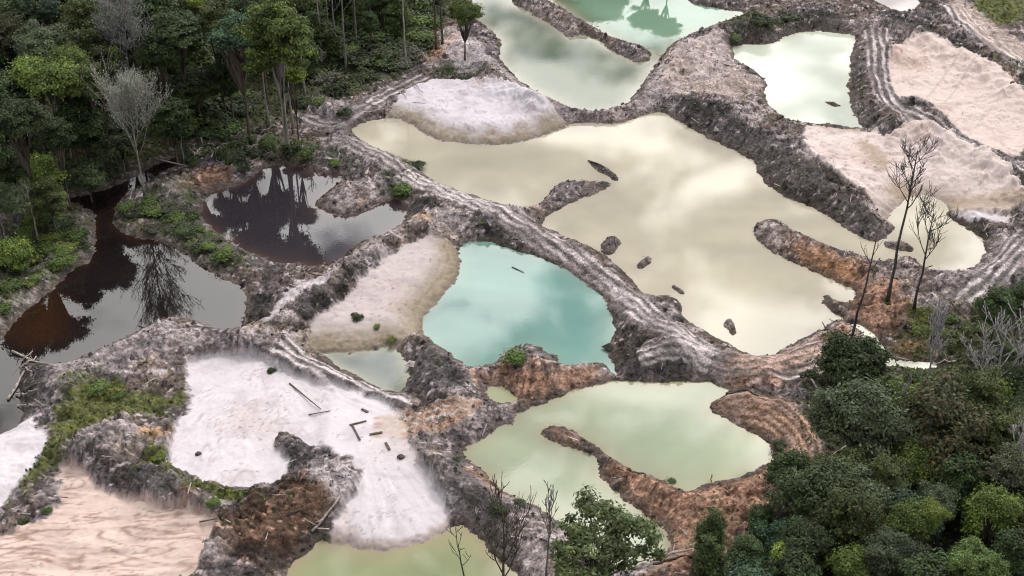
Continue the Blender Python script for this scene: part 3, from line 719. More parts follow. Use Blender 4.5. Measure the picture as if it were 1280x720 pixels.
for name in PONDS:
    d = POND_SDF[name]
    st = 3
    sub = np.ix_(range(0, NY - 1, st), range(0, NX - 1, st))
    x, y, dd = GX[sub], GY[sub], d[sub]
    keep = dd < 1.3
    idv = np.arange(x.size).reshape(x.shape)
    q = np.stack([idv[:-1, :-1], idv[:-1, 1:], idv[1:, 1:], idv[1:, :-1]], -1)
    ok = keep[:-1, :-1] & keep[:-1, 1:] & keep[1:, 1:] & keep[1:, :-1]
    q = q[ok]
    used, inv = np.unique(q, return_inverse=True)
    deep, shal, wd = WCOL[name]
    tt = np.exp(-np.maximum(-DW[sub], 0) / wd * 1.6).ravel()[used][:, None]
    col = deep * (1 - tt) + shal * tt
    plume = fbm(x * .045 + 1.5 * perlin(x * .02, y * .02, 121), y * .06 + 1.5 * perlin(x * .02, y * .02, 122), 4, 123).ravel()[used][:, None]
    col = col * (1 + .28 * plume * C(1, .9, .8))
    if name == 'black':
        am = amber[sub].ravel()[used][:, None]
        col = col * (1 - am) + C(.030, .013, .006) * am
    if name == 'upper':
        am = aqua[sub].ravel()[used][:, None]
        col = col * (1 - am) + C(.17, .27, .19) * am
    vv = np.stack([x.ravel()[used], y.ravel()[used], np.zeros(len(used))], 1)
    mesh_from('stream' if name == 'stream' else 'pond', vv, inv.reshape(-1, 4), M_WATER, 'structure', None, col)

def ground_z(x, y):
    i = min(max(np.searchsorted(XS, x), 1), NX - 1); j = min(max(np.searchsorted(YS, y), 1), NY - 1)
    return float(H[j, i])
def on_ground(px, py):                  # pixel -> point on the terrain
    z = 1.0
    for _ in range(6):
        x, y = P(px, py, z); z = ground_z(x, y)
    return x, y, z
#TREES
# ================================================================== vegetation
class MB:                                # collects tubes and boxes, links them as ONE mesh
    def __init__(self):
        self.v, self.f = [], []
    def tube(self, pts, rad, n=6):
        base = len(self.v)
        pts = [Vector(p) for p in pts]
        for i, p in enumerate(pts):
            d = (pts[min(i + 1, len(pts) - 1)] - pts[max(i - 1, 0)]).normalized()
            a = d.orthogonal().normalized() if abs(d.z) > .9 else d.cross(Vector((0, 0, 1))).normalized()
            b = d.cross(a)
            for k in range(n):
                t = 2 * math.pi * k / n
                self.v.append(p + (a * math.cos(t) + b * math.sin(t)) * rad[i])
        for i in range(len(pts) - 1):
            for k in range(n):
                k2 = (k + 1) % n
                self.f.append((base + i * n + k, base + i * n + k2, base + (i + 1) * n + k2, base + (i + 1) * n + k))
        for end, i in ((0, 0), (1, len(pts) - 1)):
            self.v.append(pts[i]); c = len(self.v) - 1
            for k in range(0, n, 2):
                r = [base + i * n + (k + j) % n for j in range(3)]
                self.f.append((c, r[2], r[1], r[0]) if not end else (c, r[0], r[1], r[2]))
    def mesh(self, name, mat):
        return mesh_from(name, [tuple(p) for p in self.v], self.f, mat, link=False)
    def build(self, name, mat, parent=None):
        o = bpy.data.objects.new(name, self.mesh(name, mat)); COL.objects.link(o)
        o.parent = parent
        return o
def tag(o, label=None, cat=None, group=None, kind=None):
    for k, val in (('label', label), ('category', cat), ('group', group), ('kind', kind)):
        if val:
            o[k] = val
    return o
def empty(name, loc, rz=0.0):
    o = bpy.data.objects.new(name, None); COL.objects.link(o)
    o.location = loc; o.rotation_euler = (0, 0, rz); o.empty_display_size = .5
    return o
def child(name, mesh, parent, loc=(0, 0, 0), sc=(1, 1, 1), rz=0.0):
    o = bpy.data.objects.new(name, mesh); COL.objects.link(o)
    o.parent = parent; o.location = loc; o.scale = sc; o.rotation_euler = (0, 0, rz)
    return o
def bark_material(name, c1, c2, scale=2.0):
    m, nt, b = mat_new(name)
    tc = nd(nt, 'ShaderNodeTexCoord'); mp = nd(nt, 'ShaderNodeMapping'); mp.inputs['Scale'].default_value = (scale, scale, scale * .35)
    n = nd(nt, 'ShaderNodeTexNoise'); n.inputs['Scale'].default_value = 1.6; n.inputs['Detail'].default_value = 5
    r = nd(nt, 'ShaderNodeValToRGB'); r.color_ramp.elements[0].color = (*c1, 1); r.color_ramp.elements[1].color = (*c2, 1)
    r.color_ramp.elements[0].position = .35; r.color_ramp.elements[1].position = .68
    nt.links.new(tc.outputs['Object'], mp.inputs[0]); nt.links.new(mp.outputs[0], n.inputs['Vector'])
    nt.links.new(n.outputs[0], r.inputs[0]); nt.links.new(r.outputs[0], b.inputs['Base Color'])
    bp = nd(nt, 'ShaderNodeBump'); bp.inputs['Strength'].default_value = .5; bp.inputs['Distance'].default_value = .05
    nt.links.new(n.outputs[0], bp.inputs['Height']); nt.links.new(bp.outputs[0], b.inputs['Normal'])
    b.inputs['Roughness'].default_value = .9; b.inputs['Specular IOR Level'].default_value = .15
    return m
BK_PALE = bark_material('pale_bark', (.16, .145, .13), (.40, .37, .34))
BK_GREY = bark_material('grey_bark', (.12, .11, .11), (.30, .28, .29))
BK_DARK = bark_material('dark_bark', (.04, .034, .032), (.14, .122, .115))
BK_BROWN = bark_material('brown_bark', (.05, .04, .033), (.16, .125, .10))
BK_ASH = bark_material('ash_bark', (.26, .24, .25), (.50, .47, .49))
BK_DRIFT = bark_material('bleached_wood', (.26, .22, .19), (.52, .46, .42))
def leaf_material():
    m, nt, b = mat_new('leaves')
    at = nd(nt, 'ShaderNodeAttribute', attribute_name='albedo')
    oi = nd(nt, 'ShaderNodeObjectInfo')
    hs = nd(nt, 'ShaderNodeHueSaturation')
    mr = nd(nt, 'ShaderNodeMapRange'); mr.inputs[3].default_value = 1.05; mr.inputs[4].default_value = 2.1
    nt.links.new(oi.outputs['Random'], mr.inputs[0]); nt.links.new(mr.outputs[0], hs.inputs['Value'])
    nt.links.new(at.outputs['Color'], hs.inputs['Color']); nt.links.new(hs.outputs[0], b.inputs['Base Color'])
    b.inputs['Roughness'].default_value = .6; b.inputs['Specular IOR Level'].default_value = .25
    tr = nd(nt, 'ShaderNodeBsdfTranslucent'); ms = nd(nt, 'ShaderNodeMixShader'); ms.inputs[0].default_value = .22
    nt.links.new(hs.outputs[0], tr.inputs[0]); nt.links.new(b.outputs[0], ms.inputs[1]); nt.links.new(tr.outputs[0], ms.inputs[2])
    nt.links.new(ms.outputs[0], nt.nodes['Material Output'].inputs[0])
    return m
M_LEAF = leaf_material()

def leaf_mesh(name, pos, nor, size, col, g, stretch=1.5):
    n = len(pos)
    nor = nor / (np.linalg.norm(nor, axis=1, keepdims=True) + 1e-9)
    a = np.cross(nor, g.normal(size=(n, 3))); a /= np.linalg.norm(a, axis=1, keepdims=True) + 1e-9
    b = np.cross(nor, a)
    s = size[:, None]
    # a leaf spray: a bent diamond of two triangles folded along its midrib
    v = np.stack([pos - a * s * .5 * stretch, pos + b * s * .42 - nor * s * .12, pos + a * s * .5 * stretch - nor * s * .1, pos - b * s * .42 - nor * s * .12], 1).reshape(-1, 3)
    f = np.arange(n * 4).reshape(n, 4)
    return mesh_from(name, v, f, M_LEAF, attr=np.repeat(col, 4, 0), smooth=False, link=False)

def crown(seed, shape, RX, RZ, clumps, cr, leaves, lsize, base, var=.4, tip=None, droop=0):
    """crown of leaf sprays gathered in clumps; origin at the crown's middle"""
    g = np.random.default_rng(seed)
    if RX > 2:
        clumps, cr, leaves = int(clumps * 1.75), cr * .72, int(leaves * .58)
    cen = []
    while len(cen) < clumps:
        p = g.normal(size=3); p /= np.linalg.norm(p); p *= g.uniform(.25, 1.12) ** .5
        if shape == 'dome' and p[2] < -.25: continue
        if shape == 'umbrella':
            if p[2] < .1 and g.random() < .8: continue
            p[2] = p[2] * .8 - .3 * (p[0] ** 2 + p[1] ** 2)
        if shape == 'column' and abs(p[2]) < .2 and g.random() < .2: continue
        if any(np.linalg.norm((p - q)) < .13 for q in cen) and g.random() < .6: continue
        cen.append(p)
    cen = np.array(cen)
    wob = 1 + .30 * np.sin(np.arctan2(cen[:, 1], cen[:, 0]) * 3 + seed) * g.uniform(.5, 1.2)
    cen = cen * np.array([RX, RX, RZ]) * wob[:, None]
    crs = cr * np.exp(g.normal(0, .32, clumps))
    cf = np.exp(g.normal(0, var * .55, clumps))
    P_, N_, S_, C_ = [], [], [], []
    for c, r, f in zip(cen, crs, cf):
        k = int(leaves * (r / cr) ** 1.6)
        d = g.normal(size=(k, 3)); d /= np.linalg.norm(d, axis=1, keepdims=True)
        d[:, 2] = np.where(d[:, 2] < -.2, -d[:, 2] * .7, d[:, 2])
        rad = r * np.abs(g.normal(.78, .36, (k, 1)))
        q = c + d * rad * np.array([1.15, 1.15, .72])
        out = c / (np.array([RX, RX, RZ]))
        nn = d * .8 + np.array([0, 0, .55]) + out * .3 + g.normal(size=(k, 3)) * .45
        col = np.array(base) * f * np.exp(g.normal(0, .22, (k, 1)))
        if tip is not None:
            w = (g.random((k, 1)) < .16) * 1.0
            col = col * (1 - w) + np.array(tip) * w * f
        P_.append(q); N_.append(nn); S_.append(lsize * g.uniform(.6, 1.35, k)); C_.append(col)
    return leaf_mesh('crown', np.concatenate(P_), np.concatenate(N_), np.concatenate(S_), np.clip(np.concatenate(C_), .008, .3), g), cen

def trunk(seed, cen, mat, r0=.32, stems=1, lean=.04):
    """unit-height trunk (0..1 up to the crown's middle) with limbs towards some clumps; crown units in x/y"""
    g = random.Random(seed)
    mb = MB()
    for s_ in range(stems):
        ox, oy = (g.uniform(-.8, .8), g.uniform(-.8, .8)) if stems > 1 else (0, 0)
        pts, rad = [], []
        for i in range(7):
            t = i / 6
            pts.append((ox + lean * 20 * t * t * g.uniform(.5, 1) * (1 if s_ % 2 else -1), oy + lean * 12 * t * t * g.uniform(-1, 1), t * .98))
            rad.append(r0 * (1 - .55 * t) * (1.5 if i == 0 else 1))
        mb.tube(pts, rad, 7)
        top = pts
        for k in range(0, len(cen), max(1, len(cen) // 9)):
            c = cen[k]
            j = g.choice((3, 4, 5)); a = top[j]
            if g.random() < .5 / stems + .5:
                m1 = (a[0] * .6 + c[0] * .4, a[1] * .6 + c[1] * .4, min(1.05, a[2] + .16))
                mb.tube([a, m1, (c[0] * .9, c[1] * .9, 1 + c[2] * .03)], [r0 * .38, r0 * .26, r0 * .08], 5)
    return mb.mesh('trunk', mat)

SPECIES = {}
def species(name, seed, shape, RX, RZ, clumps, cr, leaves, ls, base, tip=None, bark=BK_BROWN, var=.4, r0=.3, stems=1):
    cm, cen = crown(seed, shape, RX, RZ, clumps, cr, leaves, ls, base, var, tip)
    SPECIES[name] = dict(crown=cm, trunk=trunk(seed, cen, bark, r0, stems), R=RX + cr * .6, RZ=RZ + cr * .5)
species('dark', 1, 'round', 4.6, 4.2, 52, 1.5, 255, 0.429, (.027, .046, .017), (.06, .075, .02))
species('dark2', 2, 'dome', 5.0, 4.0, 56, 1.4, 255, 0.390, (.034, .050, .020), (.05, .06, .03))
species('teal', 3, 'dome', 4.8, 3.4, 48, 1.5, 255, 0.429, (.029, .052, .026), (.045, .08, .055))
species('olive', 4, 'round', 5.0, 4.0, 56, 1.5, 255, 0.390, (.048, .064, .022), (.10, .10, .03))
species('bright', 5, 'dome', 4.6, 3.6, 50, 1.4, 255, 0.390, (.060, .088, .020), (.13, .16, .03))
species('lime', 6, 'dome', 4.0, 3.2, 44, 1.3, 255, 0.390, (.10, .14, .025), (.20, .22, .04))
species('greygreen', 7, 'dome', 5.2, 4.0, 64, 1.4, 255, 0.328, (.062, .080, .040), (.10, .12, .08), BK_GREY)
species('brown', 8, 'round', 4.8, 4.0, 52, 1.4, 221, 0.351, (.044, .047, .022), (.09, .06, .03))
species('tall', 9, 'round', 5.6, 5.4, 70, 1.5, 255, 0.390, (.055, .078, .020), (.11, .14, .03), BK_PALE, .4, .26, 3)
species('column', 10, 'column', 2.8, 5.2, 46, 1.2, 238, 0.374, (.042, .062, .022), (.09, .11, .03), BK_BROWN, .4, .2)
species('wispy', 11, 'umbrella', 5.4, 3.4, 36, 1.1, 204, 0.312, (.062, .070, .040), (.10, .11, .06), BK_GREY)
species('mound', 12, 'dome', 4.8, 4.2, 90, 1.0, 170, 0.296, (.055, .085, .025), (.09, .12, .03))
BASES = []
TREE_NAMES = {'column': 'slender_tree', 'tall': 'tall_tree'}
def tree(px, py, wpx, sp, h, label, group=None, name=None, zoff=None, flat=None):
    """crown centre seen at pixel px,py, crown width in pixels, total height h"""
    S = SPECIES[sp]
    zc = h * .72
    for _ in range(3):
        x, y = P(px, py, zc)
        z0 = max(ground_z(x, y), 0)
        sc = F_PX / (y * cP + (CAM_H - zc) * sP)
        k = wpx / sc / (2 * S['R'])
        zc = z0 + max(h - S['RZ'] * k * .9, h * .35)
    return tree_at(x, y, z0, zc, k, sp, label, group, name)
def tree_at(x, y, z0, zc, k, sp, label, group=None, name=None):
    S = SPECIES[sp]
    rz = random.uniform(0, 6.28)
    o = empty(name or TREE_NAMES.get(sp, 'broadleaf_tree'), (x, y, z0 - .2), rz)
    child('trunk', S['trunk'], o, sc=(k, k, zc - z0 + .2))
    child('crown', S['crown'], o, (0, 0, zc - z0 + .2), (k, k, k * random.uniform(1.0, 1.25)))
    tag(o, label, 'tree', group)
    BASES.append((x, y))
    return o

T = [  # ---- upper left forest, trees that can be told apart
 (30,16,62,'dark2',27,'dark rounded tree in the very top left corner of the forest'),
 (48,10,56,'teal',27,'blue-green domed tree near the top left corner'),
 (104,22,60,'olive',27,'olive domed tree right of the blue-green dome at the top'),
 (12,42,50,'brown',26,'brownish leafed tree at the left edge near the top'),
 (52,58,66,'greygreen',26,'large grey-green crown below the blue-green dome'),
 (86,78,52,'bright',25,'yellow-green crown overlapping the large grey-green one'),
 (38,100,60,'bright',24,'bright green crown at left above two pale trunks'),
 (80,104,70,'bright',25,'broad yellow-green tree standing on pale forked trunks'),
 (112,112,44,'olive',24,'smaller olive crown at the right end of the yellow-green group'),
 (10,118,54,'dark',22,'dark crown at the left edge under the bright green crowns'),
 (140,30,50,'greygreen',27,'pale grey-green crown above the grey leafless tree'),
 (192,18,60,'dark',27,'dark tree at the top between grey-green crown and lime leaves'),
 (222,40,62,'dark2',27,'dark green crown left of the bluish tree'),
 (246,4,26,'lime',26,'small bright lime crown at the top edge of the forest'),
 (268,28,50,'olive',26,'olive crown right below the small lime crown'),
 (298,48,66,'teal',27,'bluish dark crown left of the tall bright tree'),
 (238,84,56,'column',17,'slender mid green tree in the dark middle of the forest'),
 (246,112,60,'dark2',12,'dark spreading tree above the tangle of branches'),
 (285,92,52,'dark',15,'very dark tree beside the gap in the forest'),
 (345,46,86,'tall',33,'tall bright green tree on several bare pale stems'),
 (366,96,34,'lime',18,'low yellow-green crown hugging the pale stems of the tall tree'),
 (322,8,60,'dark2',28,'dark tree behind the tall bright green tree'),
 (200,66,50,'dark',24,'shaded tree right of the grey leafless tree'),
 (100,158,60,'dark',17,'shaded low tree under the pale forked trunks'),
 (148,170,62,'dark2',14,'dark tree left of the pale feathery tree above the creek'),
 (214,150,56,'dark',15,'dark tree right of the pale feathery tree'),
 (50,222,58,'bright',11,'bushy yellow-green tree at the left above the dark pond'),
 (16,252,56,'greygreen',11,'pale grey-green bushy tree at the left edge above the bank'),
 (62,250,46,'olive',10,'olive tree on a thin pale trunk beside the dark creek'),
 (6,205,50,'dark',15,'dark tree at the left edge beside the yellow-green bush'),
 (110,225,48,'dark2',8,'low dark tree on the bank at the bend of the creek'),
 (15,320,50,'bright',6,'low green tree on the left bank of the dark pond'),
 (580,8,42,'bright',15,'thin yellow-green tree at the top beside the green pond'),
 # ---- lower right forest
 (988,592,58,'dark',9,'dark broad-leaved tree at the right shore of the lower green pond'),
 (1074,524,112,'greygreen',15,'big grey-green tree right of the curved orange track'),
 (1066,458,84,'dark2',9,'dark bushy tree behind the big grey-green one by the stream'),
 (1182,542,128,'brown',15,'big dark olive-brown tree beside the grey-green giant'),
 (1022,622,98,'dark2',13,'broad dark green tree below the curved orange track'),
 (1058,648,84,'olive',13,'olive crown in front of the broad dark green tree'),
 (1142,652,58,'bright',13,'bright green tree with yellowish top in the lower right forest'),
 (1168,640,36,'lime',14,'yellow-green crown tip beside the bright green tree'),
 (1245,636,56,'bright',14,'bright green rounded tree near the right edge'),
 (1216,712,74,'mound',13,'smooth green dome at the bottom edge on the right'),
 (1262,585,74,'wispy',13,'thin greyish crown near the right edge above the bright tree'),
 (1248,386,50,'dark',11,'dark green tree at the right edge above the bare grey trees'),
 (1278,376,44,'dark2',11,'dark tree cut by the right edge of the view'),
 (984,704,50,'lime',8,'yellow-green tree at the bottom edge by the brown bank'),
 (1062,712,56,'bright',10,'bright green tree at the bottom edge in the middle of the right forest'),
 (886,668,34,'column',8,'slender dark green tree on the brown bank at the bottom'),
 (890,700,40,'column',7,'slender tree just below the other slender one on the brown bank'),
 (934,690,46,'dark',8,'dark tree left of the yellow-green tree at the bottom'),
 (1110,596,56,'olive',12,'olive tree with yellow leaves right of the broad dark tree'),
 (1112,692,74,'greygreen',12,'dull grey-green tree between the two bright trees at the bottom'),
 (1006,680,60,'dark2',11,'dark tree above the yellow-green tree at the bottom edge'),
 (1270,690,60,'dark',13,'dark tree in the lower right corner'),
 (952,648,36,'dark',6,'small dark tree at the edge of the brown bank'),
 (1252,540,60,'olive',12,'olive crown right of the big olive-brown tree'),
 (1270,470,46,'dark2',10,'dark crown behind the bare grey spreading trees at the right edge'),
 (1195,600,70,'dark',11,'dark sunken crown below the big olive-brown tree'),
]
T += [(-25,120,70,'dark',30,'tall dark tree mostly outside the left edge of the view'),(24,150,62,'dark2',26,'tall dark tree in the black gap left of the pale forked trunks'),
 (-20,190,60,'dark',24,'dark tree cut by the left edge above the pale bush'),(70,168,44,'dark',20,'dark tree in the shade behind the pale forked trunks')]
for t in T:
    tree(*t)
# the tree standing in front of the pond at the bottom: open crown with many visible limbs
fx, fy = P(748, 757, 0)
SPECIES['open'] = None
cm, cen = crown(21, 'dome', 7.0, 4.8, 60, 1.2, 95, .46, (.042, .055, .022), .4, (.07, .085, .03))
fo = empty('spreading_tree', (fx, fy, max(ground_z(fx, fy), 0) - .2))
mb = MB(); g_ = random.Random(4)
for k in range(5):
    a = k * 1.3
    mb.tube([(0, 0, 0), (.3 * math.cos(a), .3 * math.sin(a), 2.2), (1.3 * math.cos(a), 1.3 * math.sin(a), 5.2)], [.34, .24, .15], 7)
    for c in cen[k::5][:9]:
        p0 = Vector((1.3 * math.cos(a), 1.3 * math.sin(a), 5.2)); p2 = Vector((c[0] * .95, c[1] * .95, 10.2 + c[2] * .9))
        mb.tube([p0 * .9 + Vector((0, 0, .3)), p0.lerp(p2, .5) + Vector((0, 0, .6)), p2], [.12, .08, .03], 5)
mb.build('trunk', BK_DARK, fo)
child('crown', cm, fo, (0, 0, 10.2))
tag(fo, 'dark spreading tree in front of the green pond at the bottom centre', 'tree')

# dense fill behind and between: nothing in the photo tells these apart
def in_poly(x, y, poly):
    c = False
    for i in range(len(poly)):
        (x1, y1), (x2, y2) = poly[i], poly[(i + 1) % len(poly)]
        if (y1 > y) != (y2 > y) and x < (x2 - x1) * (y - y1) / (y2 - y1) + x1:
            c = not c
    return c
def dw_at(x, y):
    i = min(np.searchsorted(XS, x), NX - 1); j = min(np.searchsorted(YS, y), NY - 1)
    return float(DW[j, i])
LOOK = {'dark': 'deep green rounded ', 'dark2': 'dark green broad-domed ', 'teal': 'blue-green domed ', 'olive': 'olive green rounded ', 'column': 'slender tall-crowned green ', 'brown': 'brownish green rounded ', 'greygreen': 'pale grey-green domed ', 'bright': 'fresh green domed '}
def fill(polypx, n, dmin, hr, kinds, label, group, wr=(8, 12)):
    poly = PL(polypx, 1.0)
    xs = [p[0] for p in poly]; ys = [p[1] for p in poly]
    placed = 0
    for _ in range(n * 14):
        if placed >= n:
            break
        x, y = random.uniform(min(xs), max(xs)), random.uniform(min(ys), max(ys))
        if not in_poly(x, y, poly) or dw_at(x, y) < 4 or any((x - a) ** 2 + (y - b) ** 2 < dmin ** 2 for a, b in BASES):
            continue
        sp = random.choice(kinds); S = SPECIES[sp]
        h = random.uniform(*hr); k = random.uniform(*wr) / (2 * S['R']); z0 = ground_z(x, y)
        tree_at(x, y, z0, z0 + max(h - S['RZ'] * k * .9, h * .4), k, sp, LOOK[sp] + label, group)
        placed += 1
fill([(-160,235),(60,200),(120,195),(190,165),(230,120),(300,90),(335,90),(380,80),(430,60),(500,20),(560,-40),(560,-150),(-160,-150)], 230, 4.4,
     (13, 25), ['dark', 'dark2', 'teal', 'olive', 'dark', 'column', 'brown', 'greygreen'], 'tree among many alike in the upper left forest', 'trees of the dense upper left forest', (9.5, 14))
fill([(1010,665),(1075,605),(1140,550),(1200,555),(1290,500),(1420,470),(1420,860),(900,860),(925,760),(960,690)], 75, 4.6,
     (7, 13), ['dark', 'dark2', 'olive', 'greygreen', 'bright', 'greygreen', 'teal'], 'tree among many alike in the lower right forest', 'trees of the dense lower right forest', (6, 10))
fill([(372,40),(400,0),(540,-20),(530,35),(470,75),(400,115),(375,120)], 34, 3.2, (7, 13), ['column', 'dark', 'dark2', 'dark', 'column'],
     'low tree among the bare trunks at the top of the clearing', 'low trees among the bare trunks', (4, 6.5))
for px, py, w in ((735, -34, 70), (762, -38, 60), (812, -30, 44), (838, -28, 40)):
    tree(px, py - 40, w, 'bright', 13, 'green tree standing beyond the far shore of the upper pond', 'trees beyond the upper pond')

# shrubs
SHRUB = {}
for nm, sd, base in (('dark', 31, (.032, .045, .018)), ('green', 32, (.058, .085, .022)), ('yellow', 33, (.095, .115, .025)), ('grey', 34, (.07, .07, .05))):
    cm, cen = crown(sd, 'dome', 1.5, 1.1, 22, .55, 60, .34, base, .4)
    mb = MB()
    for c in cen[::3]:
        mb.tube([(0, 0, -.5), (c[0] * .4, c[1] * .4, .3), (c[0], c[1], 1 + c[2])], [.06, .04, .015], 4)
    SHRUB[nm] = (cm, mb.mesh('stem', BK_BROWN))
def shrub(px, py, wpx, kind, label, group=None):
    x, y, z = on_ground(px, py)
    k = wpx / scale_at(px, py) / (3.6 if group else 5.2)
    o = empty('shrub', (x, y, z), random.uniform(0, 6))
    child('foliage', SHRUB[kind][0], o, (0, 0, .45 * k), (k, k * random.uniform(.7, 1), k * random.uniform(.45, .8))); child('stem', SHRUB[kind][1], o, (0, 0, 0), (k, k, k))
    return tag(o, label, 'shrub', group)
SH = [(1148,412,34,'yellow','bright green bush right of the bare grey sapling'),(1172,418,30,'green','green bush beside the brighter one under the bare trees'),(1190,402,26,'green','green bush by the pale mud at the right'),
 (1165,482,46,'green','bright green bush in front of the pale stream'),(1185,495,40,'yellow','yellow-green bush beside the fallen pale tree'),(1128,495,36,'dark','dark bush left of the bright bush by the stream'),(1105,480,30,'green','green bush at the end of the stream'),
 (1110,380,16,'dark','small dark bush at the foot of the tall dead snag'),(1094,336,14,'dark','small dark bush on the point between the cream ponds'),
 (340,464,14,'dark','small dark bush on the edge of the big white sand'),(470,410,14,'green','small green bush on the grey beach by the turquoise pond'),(448,398,18,'dark','dark clump on the grey beach'),
 (490,425,16,'yellow','yellow-green bush where beach meets the small teal pond'),(570,576,14,'dark','little dark bush on the left shore of the lower pond'),
 (645,455,36,'green','green bush on the mound jutting into the turquoise pond'),(505,238,34,'green','green bush on the road bank above the slate pond'),(520,208,30,'dark','dark bush on the tip of land in the cream pond'),
 (625,640,30,'dark','dark shrub at the left of the pinkish tailings at the bottom'),(650,632,26,'dark','dark shrub beside the bare tree at the bottom'),
 (950,30,40,'dark','dark shrub row on the berm above the mint pond'),(985,25,34,'dark','second dark shrub on the berm above the mint pond, nearer the track'),(920,48,26,'green','green shrub at the left corner of the mint pond'),
 (70,280,40,'green','green shrub on the left bank near the creek bend'),(95,300,34,'green','grassy shrub on the left bank opposite the reflection'),(40,330,44,'yellow','yellowish shrub low on the left bank'),(10,360,44,'green','green shrub at the left edge by the amber water'),(60,310,40,'dark','dark shrub in the middle of the left bank'),
 (190,270,40,'green','green shrub at the foot of the pale feathery tree'),(230,285,36,'dark','dark shrub between the two dark ponds'),(260,310,30,'green','green shrub on the neck between the dark ponds'),(155,262,30,'green','green shrub beside the creek mouth'),
 (400,130,22,'green','green shrub beside the pinkish heap under the forest'),(585,100,22,'dark','shrub on the bank left of the white mound'),(545,30,40,'green','green shrub among the tree trunks at top'),(530,60,36,'dark','dark shrub below the tree trunks at top'),
 (430,140,26,'dark','dark shrub beside the upper left track'),(365,190,34,'dark','dark shrub above the slate pond'),(300,185,36,'dark','dark shrub under the heap of branches'),(420,205,24,'green','green shrub at the start of the main track'),
 (265,630,24,'green','green shrub on the moss below the white sand'),(200,575,24,'yellow','moss-green shrub beside the grey heap'),(120,490,36,'green','dense green clump on the moss by the dark pond'),(145,495,26,'green','smaller green clump right of the dense one on the moss'),
 (28,655,26,'dark','dark shrub at the lower left edge'),(60,640,18,'green','green shrub beside the grey heap at lower left'),(975,560,30,'dark','dark bush at the right end of the lower pond'),(600,275,8,'yellow','tiny yellow-green bush on the road edge'),
 (1010,470,30,'dark','dark bush where the brown track bends'),(1025,500,34,'green','green bush right of the fallen log'),(840,605,18,'green','small green bush on the shore of the lower pond'),
 (440,110,30,'dark','dark shrub in the felled clearing'),(480,75,30,'dark','dark shrub under the heap of broken wood'),(400,90,34,'dark','dark shrub between pale trunks'),(455,80,30,'dark','second dark shrub under the broken wood, on its left')]
for t in SH:
    shrub(*t)
SLOOK = {'dark': 'dark green ', 'green': 'mid green ', 'grey': 'grey-green ', 'yellow': 'yellow-green '}
def shrub_fill(polypx, n, wr, kinds, label, group):
    xs = [p[0] for p in polypx]; ys = [p[1] for p in polypx]; k = 0
    while k < n:
        px, py = random.uniform(min(xs), max(xs)), random.uniform(min(ys), max(ys))
        if not in_poly(px, py, polypx): continue
        gx, gy, _ = on_ground(px, py)
        k += 1
        if dw_at(gx, gy) < 1.5: continue
        kd = random.choice(kinds)
        shrub(px, py, random.uniform(*wr), kd, SLOOK[kd] + label, group)
shrub_fill([(0,170),(130,150),(260,110),(330,90),(340,150),(280,170),(210,185),(130,220),(70,225),(0,240)], 40, (24, 46), ['dark', 'dark', 'green'], 'undergrowth bush along the shaded edge of the upper left forest', 'undergrowth of the upper left forest')
shrub_fill([(360,0),(560,-10),(545,45),(500,85),(430,120),(370,140),(355,90)], 85, (20, 44), ['dark', 'dark', 'dark', 'dark', 'green', 'grey'], 'undergrowth bush among the bare trunks', 'undergrowth among the bare trunks')
shrub_fill([(0,300),(60,262),(112,268),(108,315),(50,345),(0,400)], 34, (14, 30), ['dark', 'green', 'green', 'yellow'], 'low bush on the grassy left bank of the dark pond', 'bushes of the left bank')
shrub_fill([(150,262),(235,245),(250,275),(300,312),(270,325),(200,295)], 30, (10, 24), ['dark', 'green', 'grey'], 'low bush on the neck of land between the dark ponds', 'bushes between the dark ponds')
shrub_fill([(1110,470),(1200,440),(1280,430),(1280,520),(1200,530),(1120,510)], 34, (16, 34), ['dark', 'green', 'green', 'yellow'], 'low bush under the bare grey trees at the right', 'bushes under the bare grey trees')
shrub_fill([(225,180),(340,165),(400,190),(360,208),(300,215),(240,210)], 30, (12, 26), ['dark', 'dark', 'green', 'grey'], 'low bush in the tangle above the slate pond', 'bushes in the tangle above the slate pond')

